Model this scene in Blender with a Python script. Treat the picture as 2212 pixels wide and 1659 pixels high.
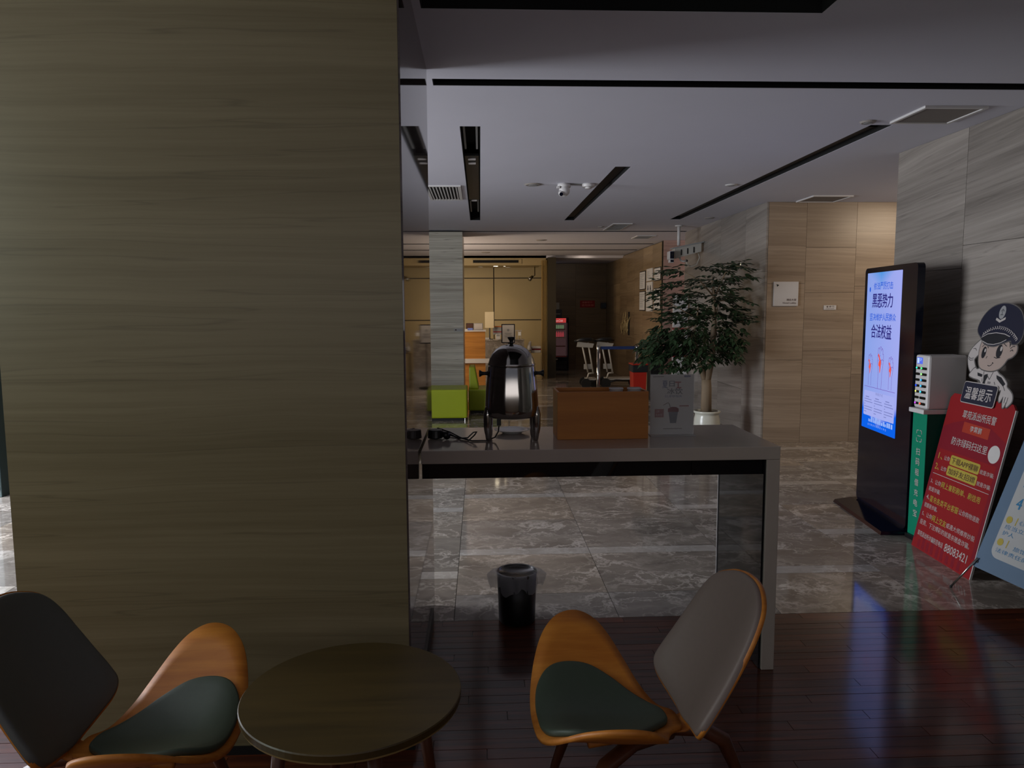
import bpy, math, random
from mathutils import Vector, Matrix
random.seed(7)
PI = math.pi
C = bpy.context.scene.collection
for _o in list(bpy.data.objects): bpy.data.objects.remove(_o)

# ------------------------------------------------------------------ camera
FPX, YAW, PITCH, ROLL, CAMH = 1605.0, 0.0421, 0.1016, -0.00483, 1.55
_fw = Vector((math.sin(YAW)*math.cos(PITCH), math.cos(YAW)*math.cos(PITCH), -math.sin(PITCH)))
_r = Vector((math.cos(YAW), -math.sin(YAW), 0)); _u = _r.cross(_fw)
_c, _s = math.cos(ROLL), math.sin(ROLL)
_r2 = _c*_r + _s*_u; _u2 = -_s*_r + _c*_u
cd = bpy.data.cameras.new('camera'); cam = bpy.data.objects.new('camera', cd); C.objects.link(cam)
cam.matrix_world = Matrix(((_r2.x, _u2.x, -_fw.x, 0), (_r2.y, _u2.y, -_fw.y, 0), (_r2.z, _u2.z, -_fw.z, CAMH), (0, 0, 0, 1)))
cd.sensor_fit = 'HORIZONTAL'; cd.sensor_width = 36; cd.lens = 36*FPX/2212; cd.clip_start = 0.05; cd.clip_end = 100
bpy.context.scene.camera = cam
# ------------------------------------------------------------------ exposure, world, lamps
vs = bpy.context.scene.view_settings
bpy.context.scene.display_settings.display_device = 'sRGB'
vs.view_transform = 'Standard'; vs.look = 'None'; vs.gamma = 1; vs.exposure = 0.0; vs.use_curve_mapping = False
world = bpy.data.worlds.new('world'); bpy.context.scene.world = world; world.use_nodes = True
bg = world.node_tree.nodes['Background']; bg.inputs[0].default_value = (0.72, 0.78, 0.95, 1); bg.inputs[1].default_value = 0.16

def area(name, loc, target, sx, sy, power, col, spread=PI):
    l = bpy.data.lights.new(name, 'AREA'); l.shape = 'RECTANGLE'; l.size = sx; l.size_y = sy
    l.energy = power; l.color = col; l.spread = spread
    o = bpy.data.objects.new(name, l); C.objects.link(o); o.location = loc
    o.rotation_euler = (Vector(target)-Vector(loc)).to_track_quat('-Z', 'Y').to_euler(); return o
def point(name, loc, power, col, r=0.05):
    l = bpy.data.lights.new(name, 'POINT'); l.energy = power; l.color = col; l.shadow_soft_size = r
    o = bpy.data.objects.new(name, l); C.objects.link(o); o.location = loc; return o
def spot(name, loc, target, power, col, ang=1.6, blend=.6, r=.05):
    l = bpy.data.lights.new(name, 'SPOT'); l.energy = power; l.color = col; l.spot_size = ang; l.spot_blend = blend; l.shadow_soft_size = r
    o = bpy.data.objects.new(name, l); C.objects.link(o); o.location = loc
    o.rotation_euler = (Vector(target)-Vector(loc)).to_track_quat('-Z', 'Y').to_euler(); return o
# daylight from the entrance on the left, behind the pillar
area('entrance_daylight', (-5.6, 4.6, 1.45), (3.0, 7.4, 1.3), 2.6, 2.2, 425, (0.88, 0.93, 1.0))
# added fill behind the camera, lifts the pillar face and near ceiling
area('rear_fill', (0.5, -2.7, 1.6), (0.5, -1.9, 3.1), 9, 1.1, 50, (1.0, 0.95, 0.93))
area('left_fill', (-3.4, 1.1, 2.0), (-1.4, 2.3, 1.5), 1.2, 1.5, 27, (0.82, 0.96, 0.88))  # added fill out of view, brightens the left chair and pillar edge
# warm lamp inside the side corridor
area('corridor_lamp', (5.1, 7.0, 2.6), (4.4, 7.5, 0.8), 0.8, 0.8, 26, (1.0, 0.80, 0.58))
area('washroom_lamp', (4.3, 12.2, 2.6), (3.5, 12.6, 0.8), 0.6, 0.6, 6, (1.0, 0.78, 0.70))
# reception spots
spot('reception_spot_lamp', (0.37, 16.9, 2.50), (0.2, 17.3, 0), 22, (1.0, 0.82, 0.58), 2.0)
spot('reception_spot_lamp', (-0.6, 16.6, 2.50), (-0.3, 17.9, 1.0), 12, (1.0, 0.80, 0.55), 1.9)
spot('hall_downlight_lamp', (-1.3, 13.0, 2.6), (-0.2, 14.5, 0), 70, (1.0, 0.82, 0.60), 2.4, 1.0)
area('far_hall_fill', (-2.4, 13.4, 1.3), (1.6, 14.6, 2.5), 1.4, 1.0, 90, (1.0, 0.80, 0.58))  # added fill hidden behind the column, warms the far ceiling

spot('end_wall_fill', (2.3, 16.2, 2.6), (2.4, 18.8, 1.3), 9, (1.0, 0.82, 0.62), 1.6)  # added fill without a fixture, lifts the dark end wall

# ------------------------------------------------------------------ helpers
def lin(c):
    return tuple(((v/255)/12.92 if v/255 <= .04045 else ((v/255+.055)/1.055)**2.4) for v in c)
def newmat(name):
    m = bpy.data.materials.new(name); m.use_nodes = True; nt = m.node_tree
    return m, nt, nt.nodes['Principled BSDF']
def mat(name, col, rough=.5, metal=0, noise=0, scale=30, bump=0, spec=None, coat=0, trans=0, alpha=1, emit=None, estr=0, stretch=(1, 1, 1), sheen=0):
    m, nt, b = newmat(name); c = lin(col) if max(col) > 1.01 else col
    b.inputs['Base Color'].default_value = (*c, 1); b.inputs['Roughness'].default_value = rough; b.inputs['Metallic'].default_value = metal
    if spec is not None: b.inputs['Specular IOR Level'].default_value = spec
    if coat: b.inputs['Coat Weight'].default_value = coat; b.inputs['Coat Roughness'].default_value = .08
    if trans: b.inputs['Transmission Weight'].default_value = trans
    if sheen: b.inputs['Sheen Weight'].default_value = sheen
    if alpha < 1: b.inputs['Alpha'].default_value = alpha
    if emit: b.inputs['Emission Color'].default_value = (*(lin(emit)), 1); b.inputs['Emission Strength'].default_value = estr
    if noise or bump:
        tc = nt.nodes.new('ShaderNodeTexCoord'); mp = nt.nodes.new('ShaderNodeMapping'); mp.inputs['Scale'].default_value = stretch
        n = nt.nodes.new('ShaderNodeTexNoise'); n.inputs['Scale'].default_value = scale; n.inputs['Detail'].default_value = 5
        nt.links.new(tc.outputs['Object'], mp.inputs[0]); nt.links.new(mp.outputs[0], n.inputs['Vector'])
        if noise:
            mx = nt.nodes.new('ShaderNodeMix'); mx.data_type = 'RGBA'
            mx.inputs[6].default_value = (*[v*(1-noise) for v in c], 1); mx.inputs[7].default_value = (*[min(1, v*(1+noise)) for v in c], 1)
            nt.links.new(n.outputs['Fac'], mx.inputs[0]); nt.links.new(mx.outputs[2], b.inputs['Base Color'])
        if bump:
            bp = nt.nodes.new('ShaderNodeBump'); bp.inputs['Strength'].default_value = bump; bp.inputs['Distance'].default_value = .004
            nt.links.new(n.outputs['Fac'], bp.inputs['Height']); nt.links.new(bp.outputs[0], b.inputs['Normal'])
    return m
class NB:
    """tiny node builder"""
    def __init__(s, nt): s.nt = nt
    def n(s, t, ins=None, **kw):
        nd = s.nt.nodes.new(t)
        for k, v in kw.items(): setattr(nd, k, v)
        for k, v in (ins or {}).items():
            if isinstance(v, bpy.types.NodeSocket): s.nt.links.new(v, nd.inputs[k])
            else: nd.inputs[k].default_value = v
        return nd
    def math(s, op, a, b=0.0, c=None):
        d = {0: a, 1: b}
        if c is not None: d[2] = c
        return s.n('ShaderNodeMath', d, operation=op).outputs[0]
    def mixc(s, f, a, b):
        nd = s.n('ShaderNodeMix', None, data_type='RGBA')
        for k, v in ((0, f), (6, a), (7, b)):
            if isinstance(v, bpy.types.NodeSocket): s.nt.links.new(v, nd.inputs[k])
            else: nd.inputs[k].default_value = v if k == 0 else (*v, 1)
        return nd.outputs[2]
def stone(name, light, dark, rough=.32, amt=1.0, spec=.4, tilt=0.05, vary=.22, vein=.62):
    """vein-cut marble: wavy horizontal bands"""
    m, nt, b = newmat(name); q = NB(nt)
    geo = q.n('ShaderNodeNewGeometry'); oi = q.n('ShaderNodeObjectInfo')
    sp = q.n('ShaderNodeSeparateXYZ', {0: geo.outputs['Position']})
    h = q.math('ADD', sp.outputs[0], sp.outputs[1]); rn = oi.outputs['Random']
    z = q.math('ADD', sp.outputs[2], q.math('MULTIPLY', h, tilt)); z = q.math('ADD', z, q.math('MULTIPLY', rn, 7.3))
    warp = q.n('ShaderNodeTexNoise', {'Vector': q.n('ShaderNodeCombineXYZ', {0: q.math('MULTIPLY', h, .9), 1: q.math('MULTIPLY', rn, 31), 2: q.math('MULTIPLY', z, 3)}).outputs[0], 'Scale': 1.0, 'Detail': 3})
    z2 = q.math('ADD', z, q.math('MULTIPLY', warp.outputs['Fac'], .07))
    def bands(fz, fh, det, seed):
        v = q.n('ShaderNodeCombineXYZ', {0: q.math('MULTIPLY', h, fh), 1: q.math('ADD', q.math('MULTIPLY', rn, 17), seed), 2: q.math('MULTIPLY', z2, fz)})
        return q.n('ShaderNodeTexNoise', {'Vector': v.outputs[0], 'Scale': 1.0, 'Detail': det, 'Roughness': .6}).outputs['Fac']
    a = bands(7, .25, 3, 0); c = bands(38, .6, 5, 5); d = bands(120, 3.5, 3, 9)
    f = q.math('ADD', q.math('MULTIPLY', a, .50), q.math('ADD', q.math('MULTIPLY', c, .38), q.math('MULTIPLY', d, .16)))
    f = q.n('ShaderNodeMapRange', {0: f, 1: .40, 2: .66, 3: 0., 4: 1.}).outputs[0]
    f = q.math('ADD', .5, q.math('MULTIPLY', q.math('SUBTRACT', f, .5), amt))
    col = q.mixc(f, lin(dark), lin(light))
    ln = bands(16, .35, 2, 3)   # thin dark veins
    l2 = q.math('ABSOLUTE', q.math('SUBTRACT', ln, .5)); l2 = q.n('ShaderNodeMapRange', {0: l2, 1: 0., 2: .012, 3: vein, 4: 1.}).outputs[0]
    col = q.n('ShaderNodeMix', None, data_type='RGBA', blend_type='MULTIPLY'); col0 = None
    nt.links.new(q.mixc(f, lin(dark), lin(light)), col.inputs[6]); col.inputs[0].default_value = 1
    g = q.n('ShaderNodeCombineColor', {0: l2, 1: l2, 2: l2}); nt.links.new(g.outputs[0], col.inputs[7])
    br = q.math('ADD', 1-vary/2, q.math('MULTIPLY', rn, vary))
    hs = q.n('ShaderNodeHueSaturation', {'Color': col.outputs[2], 'Value': br})
    nt.links.new(hs.outputs[0], b.inputs['Base Color'])
    b.inputs['Roughness'].default_value = rough; b.inputs['Specular IOR Level'].default_value = spec
    return m
def marble(name, dark, light, vein, rough=.08):
    m, nt, b = newmat(name); q = NB(nt)
    geo = q.n('ShaderNodeNewGeometry'); oi = q.n('ShaderNodeObjectInfo'); rn = oi.outputs['Random']
    off = q.n('ShaderNodeCombineXYZ', {0: q.math('MULTIPLY', rn, 40), 1: q.math('MULTIPLY', rn, 23), 2: q.math('MULTIPLY', rn, 9)})
    p = q.n('ShaderNodeVectorMath', {0: geo.outputs['Position'], 1: off.outputs[0]}, operation='ADD').outputs[0]
    w = q.n('ShaderNodeTexNoise', {'Vector': p, 'Scale': 2.2, 'Detail': 4})
    wv = q.n('ShaderNodeVectorMath', {0: w.outputs['Color'], 1: (.5, .5, .5)}, operation='SUBTRACT').outputs[0]
    wv = q.n('ShaderNodeVectorMath', {0: wv, 3: .5}, operation='SCALE').outputs[0]
    pw = q.n('ShaderNodeVectorMath', {0: p, 1: wv}, operation='ADD').outputs[0]
    mp = q.n('ShaderNodeMapping', {0: pw, 3: (.8, 2.0, 1)}).outputs[0]
    def vein_f(scale, width, det):
        t = q.n('ShaderNodeTexNoise', {'Vector': mp, 'Scale': scale, 'Detail': det, 'Roughness': .55}).outputs['Fac']
        a = q.math('ABSOLUTE', q.math('SUBTRACT', t, .5))
        return q.n('ShaderNodeMapRange', {0: a, 1: 0., 2: width, 3: 1., 4: 0.}).outputs[0]
    cl = q.n('ShaderNodeTexNoise', {'Vector': mp, 'Scale': 2.6, 'Detail': 8, 'Roughness': .65}).outputs['Fac']
    cl = q.n('ShaderNodeMapRange', {0: cl, 1: .33, 2: .68, 3: 0., 4: 1.}).outputs[0]
    base = q.mixc(cl, lin(dark), lin(light))
    w2 = q.n('ShaderNodeTexNoise', {'Vector': p, 'Scale': 5.5, 'Detail': 6, 'Roughness': .62})
    w2v = q.n('ShaderNodeVectorMath', {0: q.n('ShaderNodeVectorMath', {0: w2.outputs['Color'], 1: (.5, .5, .5)}, operation='SUBTRACT').outputs[0], 3: .42}, operation='SCALE').outputs[0]
    def crack(scale, width, st):
        pv = q.n('ShaderNodeMapping', {0: q.n('ShaderNodeVectorMath', {0: pw, 1: w2v}, operation='ADD').outputs[0], 3: st}).outputs[0]
        d = q.n('ShaderNodeTexVoronoi', {'Vector': pv, 'Scale': scale}, feature='DISTANCE_TO_EDGE').outputs['Distance']
        return q.n('ShaderNodeMapRange', {0: d, 1: 0., 2: width, 3: 1., 4: 0.}).outputs[0]
    msk = q.n('ShaderNodeMapRange', {0: q.n('ShaderNodeTexNoise', {'Vector': p, 'Scale': 3.1, 'Detail': 2}).outputs['Fac'], 1: .38, 2: .62, 3: .15, 4: 1.}).outputs[0]
    v = q.math('MULTIPLY', msk, q.math('MAXIMUM', q.math('MULTIPLY', crack(1.6, .045, (.8, 2.1, 1)), .75), q.math('MULTIPLY', crack(4.2, .07, (.7, 1.7, 1)), .55)))
    col = q.mixc(v, base, lin(vein))
    br = q.math('ADD', .88, q.math('MULTIPLY', rn, .25))
    hs = q.n('ShaderNodeHueSaturation', {'Color': col, 'Value': br, 'Saturation': q.math('ADD', .7, q.math('MULTIPLY', rn, .6))})
    nt.links.new(hs.outputs[0], b.inputs['Base Color']); b.inputs['Roughness'].default_value = rough
    return m
def woodm(name, a, bcol, rough=.35, axis=0, scale=6, coat=0, vary=.3, world=False):
    m, nt, b = newmat(name); q = NB(nt); oi = q.n('ShaderNodeObjectInfo'); rn = oi.outputs['Random']
    src = q.n('ShaderNodeTexCoord').outputs['Object']
    off = q.n('ShaderNodeCombineXYZ', {0: q.math('MULTIPLY', rn, 13), 1: q.math('MULTIPLY', rn, 29), 2: q.math('MULTIPLY', rn, 5)})
    p = q.n('ShaderNodeVectorMath', {0: src, 1: off.outputs[0]}, operation='ADD').outputs[0]
    sc = [9., 9., 9.]; sc[axis] = .7
    mp = q.n('ShaderNodeMapping', {0: p, 3: tuple(sc)}).outputs[0]
    f = q.n('ShaderNodeTexNoise', {'Vector': mp, 'Scale': scale, 'Detail': 7, 'Roughness': .6, 'Distortion': .4}).outputs['Fac']
    f = q.n('ShaderNodeMapRange', {0: f, 1: .34, 2: .66, 3: 0., 4: 1.}).outputs[0]
    col = q.mixc(f, lin(a), lin(bcol))
    hs = q.n('ShaderNodeHueSaturation', {'Color': col, 'Value': q.math('ADD', 1-vary/2, q.math('MULTIPLY', rn, vary))})
    nt.links.new(hs.outputs[0], b.inputs['Base Color']); b.inputs['Roughness'].default_value = rough
    if coat: b.inputs['Coat Weight'].default_value = coat; b.inputs['Coat Roughness'].default_value = .13 if coat > .5 else .12; b.inputs['Coat IOR'].default_value = 1.62 if coat > .5 else 1.5
    return m
def emis(name, col, s=1.0):
    m = bpy.data.materials.new(name); m.use_nodes = True; nt = m.node_tree; nt.nodes.clear()
    e = nt.nodes.new('ShaderNodeEmission'); o = nt.nodes.new('ShaderNodeOutputMaterial')
    e.inputs[0].default_value = (*lin(col), 1); e.inputs[1].default_value = s; nt.links.new(e.outputs[0], o.inputs[0]); return m

ORG = {}
class MB:
    def __init__(s): s.v = []; s.f = []
    def add(s, v, f):
        k = len(s.v); s.v += [Vector(p) for p in v]; s.f += [[i+k for i in q] for q in f]; return s
    def box(s, a, b):
        x0, y0, z0 = a; x1, y1, z1 = b
        return s.add([(x0, y0, z0), (x1, y0, z0), (x1, y1, z0), (x0, y1, z0), (x0, y0, z1), (x1, y0, z1), (x1, y1, z1), (x0, y1, z1)],
                     [(0, 3, 2, 1), (4, 5, 6, 7), (0, 1, 5, 4), (1, 2, 6, 5), (2, 3, 7, 6), (3, 0, 4, 7)])
    def tube(s, pts, rad, n=8, cap=True, flat=None):
        pts = [Vector(p) for p in pts]; rad = rad if isinstance(rad, (list, tuple)) else [rad]*len(pts)
        rings = []; prev = None
        for i, p in enumerate(pts):
            d = (pts[min(i+1, len(pts)-1)]-pts[max(i-1, 0)]).normalized()
            if prev is None:
                a = d.cross(Vector((0, 0, 1)));
                if a.length < .05: a = d.cross(Vector((1, 0, 0)))
            else: a = prev-d*prev.dot(d)
            a.normalize(); prev = a; bb = d.cross(a)
            r = rad[i]; r2 = r*(flat or 1)
            rings.append([p+a*math.cos(2*PI*k/n)*r+bb*math.sin(2*PI*k/n)*r2 for k in range(n)])
        v = [q for r in rings for q in r]; f = []
        for i in range(len(rings)-1):
            for k in range(n): f.append((i*n+k, i*n+(k+1) % n, (i+1)*n+(k+1) % n, (i+1)*n+k))
        if cap: f.append(tuple(range(n))[::-1]); f.append(tuple((len(rings)-1)*n+k for k in range(n)))
        return s.add(v, f)
    def cyl(s, p0, p1, r0, r1=None, n=16): return s.tube([p0, p1], [r0, r0 if r1 is None else r1], n)
    def lathe(s, prof, c=(0, 0, 0), n=32, axis='z'):
        c = Vector(c); v = []; f = []
        for r, h in prof:
            for k in range(n):
                a = 2*PI*k/n; x, y = r*math.cos(a), r*math.sin(a)
                v.append(c+(Vector((x, y, h)) if axis == 'z' else Vector((h, x, y)) if axis == 'x' else Vector((x, h, y))))
        for i in range(len(prof)-1):
            for k in range(n): f.append((i*n+k, i*n+(k+1) % n, (i+1)*n+(k+1) % n, (i+1)*n+k))
        if prof[0][0] > 1e-4: f.append(tuple(range(n))[::-1])
        if prof[-1][0] > 1e-4: f.append(tuple((len(prof)-1)*n+k for k in range(n)))
        return s.add(v, f)
    def prism(s, pts, O, U, V, N, t0, t1):
        O, U, V, N = map(Vector, (O, U, V, N)); n = len(pts)
        v = [O+U*a+V*b+N*t0 for a, b in pts]+[O+U*a+V*b+N*t1 for a, b in pts]
        f = [tuple(range(n))[::-1], tuple(range(n, 2*n))]+[(k, (k+1) % n, n+(k+1) % n, n+k) for k in range(n)]
        return s.add(v, f)
    def ball(s, c, r, n=12, m=8, sc=(1, 1, 1)):
        c = Vector(c); prof = [(r*math.sin(PI*i/m), -r*math.cos(PI*i/m)) for i in range(m+1)]; prof[0] = (1e-5, -r); prof[-1] = (1e-5, r)
        k = len(s.v); s.lathe(prof, (0, 0, 0), n)
        for i in range(k, len(s.v)): p = s.v[i]; s.v[i] = Vector((p.x*sc[0], p.y*sc[1], p.z*sc[2]))+c
        return s
    def build(s, name, m, parent=None, smooth=False, bevel=0, origin=None, solid=0, subsurf=0):
        if parent is not None: org = ORG[parent.name]
        elif origin is not None: org = Vector(origin)
        else:
            xs = [p.x for p in s.v]; ys = [p.y for p in s.v]; zs = [p.z for p in s.v]
            org = Vector(((min(xs)+max(xs))/2, (min(ys)+max(ys))/2, min(zs)))
        me = bpy.data.meshes.new(name); me.from_pydata([p-org for p in s.v], [], s.f); me.validate(); me.update()
        me.materials.append(m); o = bpy.data.objects.new(name, me); C.objects.link(o)
        import bmesh
        bm = bmesh.new(); bm.from_mesh(me); bmesh.ops.recalc_face_normals(bm, faces=bm.faces); bm.to_mesh(me); bm.free()
        if smooth: me.polygons.foreach_set('use_smooth', [True]*len(me.polygons))
        if solid: md = o.modifiers.new('solid', 'SOLIDIFY'); md.thickness = solid; md.offset = -1
        if bevel:
            md = o.modifiers.new('bevel', 'BEVEL'); md.width = bevel; md.segments = 2; md.limit_method = 'ANGLE'; md.angle_limit = .7
        if subsurf: md = o.modifiers.new('sub', 'SUBSURF'); md.levels = subsurf; md.render_levels = subsurf
        if parent is not None: o.parent = parent
        else: o.location = org
        ORG[o.name] = org; return o
def tag(o, label=None, cat=None, group=None, kind=None):
    if label: o['label'] = label
    if cat: o['category'] = cat
    if group: o['group'] = group
    if kind: o['kind'] = kind
    return o
def thing(name, label, cat, loc, group=None):
    o = bpy.data.objects.new(name, None); C.objects.link(o); o.location = loc; o.empty_display_size = .1
    ORG[o.name] = Vector(loc); return tag(o, label, cat, group)
def struct(o, label=None): o['kind'] = 'structure'; (label and tag(o, label)); return o
def copy_tree(o, parent=None):
    c = o.copy(); C.objects.link(c)
    if parent is not None: c.parent = parent
    ORG[c.name] = ORG[o.name]
    for ch in list(o.children): copy_tree(ch, c)
    return c
def rrect(u0, v0, u1, v1, r, n=5):
    out = []
    for cx, cy, a0 in ((u1-r, v0+r, -90), (u1-r, v1-r, 0), (u0+r, v1-r, 90), (u0+r, v0+r, 180)):
        for i in range(n+1):
            a = math.radians(a0+90*i/n); out.append((cx+r*math.cos(a), cy+r*math.sin(a)))
    return out
def disc(u, v, r, n=24, sy=1): return [(u+r*math.cos(2*PI*k/n), v+sy*r*math.sin(2*PI*k/n)) for k in range(n)]
def smooth_closed(pts, n=6):
    """Catmull-Rom through a closed outline"""
    out = []; L = len(pts)
    for i in range(L):
        p0, p1, p2, p3 = [Vector((*pts[(i+k-1) % L], 0)) for k in range(4)]
        for j in range(n):
            t = j/n; q = .5*((2*p1)+(-p0+p2)*t+(2*p0-5*p1+4*p2-p3)*t*t+(-p0+3*p1-3*p2+p3)*t**3); out.append((q.x, q.y))
    return out
# lettering -----------------------------------------------------------
_tc = {}
def glyphs(txt, bold=0.0):
    k = (txt, bold)
    if k in _tc: return _tc[k]
    cu = bpy.data.curves.new('t', 'FONT'); cu.body = txt; cu.size = 1; cu.resolution_u = 2; cu.offset = bold; cu.fill_mode = 'FRONT' if hasattr(cu, 'fill_mode') else None
    o = bpy.data.objects.new('t', cu); C.objects.link(o); bpy.context.view_layer.update()
    me = bpy.data.meshes.new_from_object(o.evaluated_get(bpy.context.evaluated_depsgraph_get()))
    v = [tuple(p.co) for p in me.vertices]; f = [tuple(p.vertices) for p in me.polygons]
    bpy.data.objects.remove(o); bpy.data.curves.remove(cu); bpy.data.meshes.remove(me); _tc[k] = (v, f); return v, f
class Face:
    """flat printed face with its own axes: O lower-left, U right, V up, N out"""
    def __init__(s, O, U, V):
        s.O = Vector(O); s.U = Vector(U).normalized(); s.V = Vector(V).normalized(); s.N = s.U.cross(s.V).normalized()
    def poly(s, mb, pts, e=.0006):
        k = len(mb.v); mb.v += [s.O+s.U*a+s.V*b+s.N*e for a, b in pts]; mb.f.append(list(range(k, k+len(pts))))
    def text(s, mb, txt, u, v, h, w=None, e=.0012, bold=0.0, align='l', shear=0):
        gv, gf = glyphs(txt)
        if not gv: return
        x0 = min(p[0] for p in gv); x1 = max(p[0] for p in gv); y0 = min(p[1] for p in gv); y1 = max(p[1] for p in gv)
        sy = h/(y1-y0); sx = sy if w is None else w/(x1-x0); ww = sx*(x1-x0)
        if align == 'c': u -= ww/2
        if align == 'r': u -= ww
        for j, du in enumerate(((0,) if not bold else (-1, 0, 1))):
            k = len(mb.v); dd = du*bold*h*.9
            for p in gv: a = (p[0]-x0)*sx+dd; b = (p[1]-y0)*sy+dd*.4; mb.v.append(s.O+s.U*(u+a+shear*b)+s.V*(v+b)+s.N*(e+j*.00008))
            mb.f += [[i+k for i in q] for q in gf]
    def stroke(s, mb, pts, w, e=.001):
        for (a, b) in zip(pts, pts[1:]):
            d = Vector((b[0]-a[0], b[1]-a[1])); n = Vector((-d.y, d.x)).normalized()*w/2
            s.poly(mb, [(a[0]-n.x, a[1]-n.y), (b[0]-n.x, b[1]-n.y), (b[0]+n.x, b[1]+n.y), (a[0]+n.x, a[1]+n.y)], e)
    def print(s, mb, name, m, parent): return flatbuild(mb, name, m, parent)
def flatbuild(mb, name, m, parent):
    org = ORG[parent.name]; me = bpy.data.meshes.new(name); me.from_pydata([Vector(p)-org for p in mb.v], [], mb.f); me.update()
    me.materials.append(m); o = bpy.data.objects.new(name, me); C.objects.link(o); o.parent = parent; ORG[o.name] = org
    if name in ('lettering', 'ink_lines', 'text_lines', 'cap_trim', 'skyline_print', 'figure_symbols', 'printed_shape', 'fist_drawing', 'badge_relief', 'label_pill', 'screen_print', 'straw_print'): o['kind'] = 'stuff'
    return o
def chars(face, txt, u, v, h, w, e, m, parent, bold=0.0, gap=.06):
    n = len(txt); cw = w/n
    for i, ch in enumerate(txt):
        if ch == ' ': continue
        mb = MB(); face.text(mb, ch, u+i*cw+cw*gap/2, v, h, cw*(1-gap), e, bold=bold); flatbuild(mb, 'character', m, parent)

# ------------------------------------------------------------------ materials
M = {}
M['ceiling'] = mat('ceiling_paint', (204, 202, 212), .85, noise=.03, scale=2)
M['pillar'] = stone('pillar_stone', (128, 115, 90), (98, 86, 62), .35, .6, .35, tilt=0.0, vary=0, vein=.80)
M['pillar_side'] = stone('polished_side_stone', (104, 94, 92), (80, 70, 68), .035, .6, .5, vary=0)
M['rstone'] = stone('right_wall_stone', (152, 144, 136), (112, 105, 98), .28, 1.0, .45, tilt=.10, vein=.78)
M['tstone'] = stone('tan_wall_stone', (166, 147, 126), (134, 116, 98), .30, .9, .4, tilt=.02, vein=.82)
M['fstone'] = stone('far_wall_stone', (150, 128, 98), (112, 92, 66), .30, .8, .4, tilt=.03)
M['dstone'] = stone('dark_end_stone', (112, 90, 66), (84, 66, 46), .4, .8, .4, tilt=.0)
M['cstone'] = stone('column_stone', (200, 194, 180), (142, 135, 122), .28, 1.0, .45, tilt=.0)
M['backing'] = mat('joint_mortar', (60, 54, 48), .9)
M['marble'] = marble('floor_marble', (106, 98, 90), (146, 136, 125), (214, 204, 192), .07)
M['marble_light'] = marble('floor_marble_strip', (150, 144, 136), (180, 173, 165), (214, 208, 200), .07)
M['grout'] = mat('grout', (44, 38, 34), .8)
M['plank'] = woodm('reddish_floor_wood', (52, 22, 10), (98, 44, 20), .45, axis=0, scale=2.5, coat=.8, vary=.6)
M['plank'].node_tree.nodes['Principled BSDF'].inputs['Specular IOR Level'].default_value = .12
M['chairwood'] = woodm('beech_ply', (178, 102, 30), (206, 130, 48), .5, axis=0, scale=3, coat=0, vary=.05)
M['cushion_green'] = mat('dark_green_vinyl', (64, 74, 62), .48, noise=.08, scale=60, bump=.06)
M['cushion_grey'] = mat('taupe_vinyl', (122, 106, 100), .55, noise=.06, scale=60, bump=.06)
M['cushion_dark'] = mat('charcoal_vinyl', (84, 86, 84), .5, noise=.06, scale=60, bump=.06)
M['chairleg'] = woodm('chair_leg_wood', (70, 34, 16), (92, 48, 24), .45, axis=2, scale=3, vary=.1)
M['tabletop'] = woodm('olive_oak_top', (60, 46, 18), (76, 59, 26), .42, axis=0, scale=2.2, vary=.0)
M['tableedge'] = woodm('table_edge_wood', (132, 110, 66), (152, 128, 80), .4, axis=0, scale=2, vary=0)
M['counter'] = mat('counter_stone', (176, 163, 154), .12, noise=.07, scale=7, spec=.5)
M['darkglass'] = mat('dark_glass_panel', (14, 17, 20), .04, spec=.6)
M['blacksteel'] = mat('black_metal', (14, 14, 15), .5)
M['slotblack'] = mat('slot_black', (5, 5, 6), .9)
M['chrome'] = mat('polished_steel', (176, 172, 168), .10, 1.0)
M['steel'] = mat('brushed_steel', (176, 174, 170), .25, 1.0)
M['blackplastic'] = mat('black_plastic', (16, 16, 18), .4)
M['white'] = mat('white_plastic', (196, 192, 190), .4)
M['paper'] = mat('white_paper', (188, 184, 180), .7)
M['porcelain'] = mat('white_porcelain', (226, 226, 224), .15)
M['cardwood'] = woodm('box_wood', (172, 104, 34), (192, 122, 46), .5, axis=0, scale=2, vary=0)
M['deskwood'] = woodm('desk_wood', (150, 98, 42), (178, 122, 58), .4, axis=0, scale=2, vary=0)
M['green_sofa'] = mat('lime_vinyl', (156, 168, 22), .42, noise=.06, scale=5)
M['beige'] = mat('beige_panel', (168, 148, 106), .6, noise=.04, scale=4)
M['gold'] = mat('bronze_profile', (176, 142, 78), .35, .5)
M['darkpost'] = mat('dark_olive_metal', (58, 50, 34), .5)
M['kioskbody'] = mat('kiosk_black', (8, 11, 26), .12, spec=.3)
M['green'] = mat('green_panel', (4, 120, 90), .6, spec=.2)
M['greendark'] = mat('green_side_panel', (4, 70, 56), .6, spec=.2)
M['leaf'] = mat('leaf_green', (44, 62, 38), .45, noise=.35, scale=9)
M['bark'] = mat('grey_brown_bark', (126, 108, 86), .8, noise=.25, scale=22, bump=.5, stretch=(1, 1, .25))
M['soil'] = mat('dark_soil', (38, 28, 22), .95, noise=.3, scale=60)
M['pot'] = mat('pale_ceramic', (198, 196, 182), .25, noise=.08, scale=14)
M['redsign'] = mat('red_print', (134, 22, 26), .6, spec=.25)
M['redsign2'] = mat('crimson_print', (120, 20, 34), .6, spec=.25)
M['orange_red'] = mat('orange_print', (156, 46, 26), .5)
M['cream'] = mat('cream_print', (172, 164, 160), .6)
M['yellow'] = mat('yellow_print', (164, 146, 52), .6)
M['navy'] = mat('navy_print', (22, 24, 44), .5)
M['ink'] = mat('ink_print', (18, 18, 24), .6)
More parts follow.
